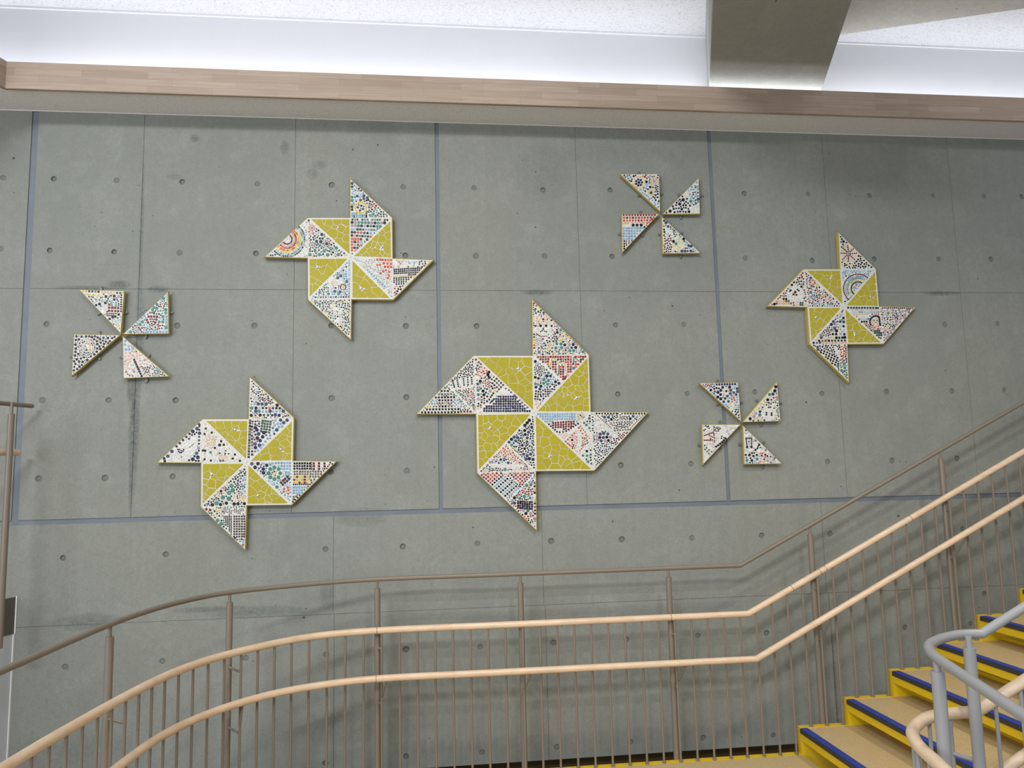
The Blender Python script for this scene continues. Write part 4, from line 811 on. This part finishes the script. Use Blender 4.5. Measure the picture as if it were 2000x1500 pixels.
small(S1,[(1313,200),(1333,738),(775,742)],'f 24 36 s bB 1310 230 1320 400 1150 400;p 46 h N 1305 520;p 50 h k 1080 530 1028 590 888 695;p 42 h k 1060 665 1165 702;p 44 h g 1265 580 1190 550;p 24 s k 1225 425 1228 455 1262 350;f 22 32 s bbg 1170 440 1320 400 1320 560 1200 590;f 14 20 h w 1080 470 1180 400 1220 480 1120 490;f 14 20 h w 1195 640 1325 590 1325 735 1205 735;b 22 34 s kkn','small triangular mosaic, pale blue and white over black tiles, beside the wide joint',[(1015,448),(1362,465),(1050,792)],G1)
small(S1,[(183,730),(738,730),(190,1305)],'l 210 750 705 750 13 32 s R;l 215 792 690 790 12 37 s =oRoRororrr;l 215 834 640 830 11 33 s orr;p 34 s y 215 875 272 870 505 872;l 240 866 480 862 6 17 h o;p 48 h k 348 900 405 900 465 900;p 30 s k 512 927;R 195 925 505 925 330 1125 200 1125;g 212 945 39 0 0 39 9 5 35 b;R;f 20 28 s oor 550 800 690 790 540 920;l 218 1135 218 1245 4 32 s k;l 250 1135 330 1130 3 22 h k;p 22 h k 250 1165 250 1190 285 1160;b 14 20 h w','small triangular mosaic with orange rows above a grid of blue squares',[(455,700),(145,1025),(495,1050)],G1)
small(S1,[(766,768),(1345,1312),(783,1318)],'p 32 s k 800 835 800 965 805 1000;p 46 h N 838 855 860 920;p 48 h k 938 1138;p 40 h k 1098 1092;p 46 h g 975 1172;o 24 32 sh Y 1010 1180 85;f 18 26 s RRc 790 1090 900 1090 900 1300 790 1300;p 44 h N 1060 1280 1105 1280 1190 1278 1205 1200 1160 1200;p 32 s k 1145 1280;f 30 38 s b 1210 1240 1320 1310 1210 1310;f 24 32 s bN 1000 1010 1060 1040 1200 1200 1120 1200 1060 1100;f 18 26 sh gkw 780 830 1000 1010 960 1070 800 1060;b 18 26 sh kebws','small triangular mosaic with a pale yellow shape and dark red corner, lower right blade',[(732,1030),(1065,1010),(1050,1366)],G1)
small(S2,[(228,172),(842,190),(794,770)],'l 290 192 785 222 13 32 s =yyGGgkeppsptt;l 350 240 530 255 8 26 s Ye;p 44 h k 545 267;p 40 s k 595 268 705 262 588 352;p 44 h P 762 268;p 44 h s 545 327;p 44 h n 510 368;p 36 s k 465 382 765 507;p 44 h w 560 390 580 430 522 430 550 475;g 640 378 38 2 -3 0 1 1 34 R;g 638 415 40 2 0 42 4 2 36 R;R 595 440 720 430 720 520 600 545;g 610 470 28 0 0 26 5 4 24 R;R;l 800 250 795 465 8 24 h k;p 22 h k 765 365 762 388 745 310 760 330;p 36 s n 705 308;p 36 s k 685 545 720 535 645 565;f 22 30 s B 670 580 785 570 780 640;f 20 30 s yeo 700 640 790 640 785 710;p 34 s b 730 350 725 385;b 18 26 sh Gkegs','small triangular mosaic with a yellow row and a dark red block, top left blade',[(525,145),(485,498),(868,480)],G2)
small(S2,[(1424,196),(1432,764),(812,772)],'p 44 h g 1388 248 1353 285 1267 365 1227 405 1215 445 1270 425 1390 443 1390 487 1353 535 1080 605 1047 640 1352 605 1303 605 1397 685 872 742 920 738;g 1160 535 38 0 0 0 4 1 36 R;l 1140 580 1155 615 2 34 s R;l 1268 575 1250 612 2 34 s R;p 24 s R 1182 570 1210 568 1238 572 1192 600 1222 600 1205 628 1178 643 1210 655 1235 640;l 1180 485 1235 478 3 24 s k;l 1200 495 1300 500 4 24 s k;p 32 s b 1100 518 1070 552 1035 585 1005 615;l 1400 535 1400 650 4 36 s b;l 1150 738 1400 735 7 34 s b;f 20 25 s RRP 1300 345 1400 350 1370 440 1320 400;f 20 25 h RP 960 680 1140 680 1000 740;f 20 26 s Rk 1280 640 1350 640 1330 740 1290 700;b 18 24 sh gbgBk','small triangular mosaic with a dark red strawberry shape on pale blue',[(1100,455),(1470,480),(1120,812)],G2)
small(S2,[(165,768),(792,778),(134,1334)],'p 36 h w 355 925;p 28 h e 380 950;p 30 h B 300 960;p 28 s n 338 980;a 340 940 50 0 360 12 21 h eypP;a 340 940 80 0 360 19 21 h ksRe;a 340 940 108 0 360 26 21 h gekpP;b 28 38 s kkknk;b 16 24 t k','small triangular mosaic of black tiles round a pastel disc',[(500,738),(120,1062),(508,1095)],G2)
small(S2,[(812,790),(1442,1334),(824,1360)],'l 970 1110 1070 1325 8 34 s k;f 32 40 s b 815 805 970 960 830 1010;f 28 32 s p 840 1010 960 980 1080 1080 960 1100 840 1200;p 22 h t 968 985 968 1020 1000 998 1047 1045 1040 1075;p 32 h P 1110 1115 1190 1190 1215 1230 970 1270;f 14 22 s GkgG 1230 1190 1420 1330 1160 1330 1240 1280;f 18 25 s RcP 1070 1200 1180 1200 1160 1310 1090 1310;p 22 h t 865 1270 885 1300 910 1318 950 1325;b 20 26 sh ppwww','small triangular mosaic with a black bar on pale pink and a blue corner',[(780,1070),(1165,1045),(1130,1400)],G2)
small(S3,[(112,135),(690,128),(733,705)],'l 370 158 640 154 8 33 s n;p 46 h n 285 240 458 200 560 195 430 243 388 272 427 305 387 342 430 368;p 44 h N 577 243 620 275 672 262 675 218 655 305 570 290 528 325 495 362 472 410 543 405;p 36 s k 510 255;a 510 255 45 0 360 10 28 h ywe;p 34 s o 620 350 632 385;f 22 28 s rR 580 320 640 320 640 400 590 400;f 22 28 s yYe 560 430 640 420 630 510 580 510;f 20 26 sh k 640 480 720 560 728 680 640 590;f 26 34 sh bBb 620 150 690 150 715 520 650 480 650 330;f 16 23 s kR 150 150 320 150 310 210 200 190;f 22 32 s nk 300 150 450 190 400 280 330 300;b 20 28 sh bgB','small triangular mosaic of navy and blue hexagons beside the joint, lower pinwheel',[(388,98),(385,452),(745,420)],G3)
small(S3,[(1258,116),(1312,698),(752,712)],'p 50 h k 1250 190 1222 250 1118 382 860 660;p 48 h N 1195 298 1005 555;p 48 h P 1250 345 915 628 940 580;p 46 h g 1000 602 1145 305;p 32 s y 1025 440 990 505;p 32 s t 1205 352 1170 380 1042 493 905 687 978 682;p 26 s k 1098 572 1098 600;p 30 s k 1175 577 1175 605;p 26 s k 1130 493 1157 490 1165 440;p 22 h k 1232 420 1200 420 1210 505;o 14 18 h w 1130 580 95;f 18 28 h kPgt 1250 380 1300 400 1300 650 1250 600;b 20 28 sh kpgyesw','small triangular mosaic with a white face with black eyes',[(960,388),(1315,430),(1025,756)],G3)
small(S3,[(158,742),(730,740),(172,1338)],'l 190 905 320 860 7 22 h R;l 210 882 340 940 6 22 h R;l 330 880 340 1000 6 22 h R;l 190 975 330 970 7 22 h R;l 280 950 330 1000 3 22 h R;f 14 22 s kkG 320 770 430 790 390 860 330 840;p 22 h k 212 762 230 780 248 768 260 797 205 815 185 832;l 362 1068 515 962 6 36 s k;p 22 s k 445 917 440 945 475 935 495 950;l 195 1050 200 1110 2 26 s G;p 24 s G 222 1085 258 1118 230 1142 255 1170 298 1142;p 34 s B 185 765;b 17 22 h wwws','small white triangular mosaic with a dark red shape and black bar',[(425,698),(115,1045),(438,1085)],G3)
small(S3,[(754,752),(1338,1322),(778,1330)],'l 803 945 880 945 4 24 h k;l 803 970 815 1055 4 24 h k;l 882 970 880 1055 4 24 h k;l 815 995 870 995 3 20 h k;p 34 s k 815 1077 880 1077 938 1115;l 965 1097 990 1030 4 24 h k;l 1000 1045 1015 1080 2 22 h k;p 46 h w 860 880 915 940 870 1115 800 1115 945 1070 1000 1130;p 44 h n 850 1190 885 1270;p 46 h g 815 1268 962 1250;p 44 h P 1115 1270 1205 1257;p 44 h s 1205 1200;p 32 s t 803 825 940 980 1087 1118;f 26 36 s Gk 880 1160 960 1160 960 1220 890 1220;f 22 34 s ooRr 1000 1150 1120 1180 1100 1290 1020 1230;f 20 30 sh bNk 790 1180 880 1170 940 1310 790 1310;f 18 24 sh yo 960 1280 1080 1280 1060 1315 960 1315;p 22 h k 1160 1215 1165 1300 1230 1228;b 16 24 h wwsws','small triangular mosaic with black music notes and coloured tiles below',[(710,1035),(1068,1005),(1050,1375)],G3)
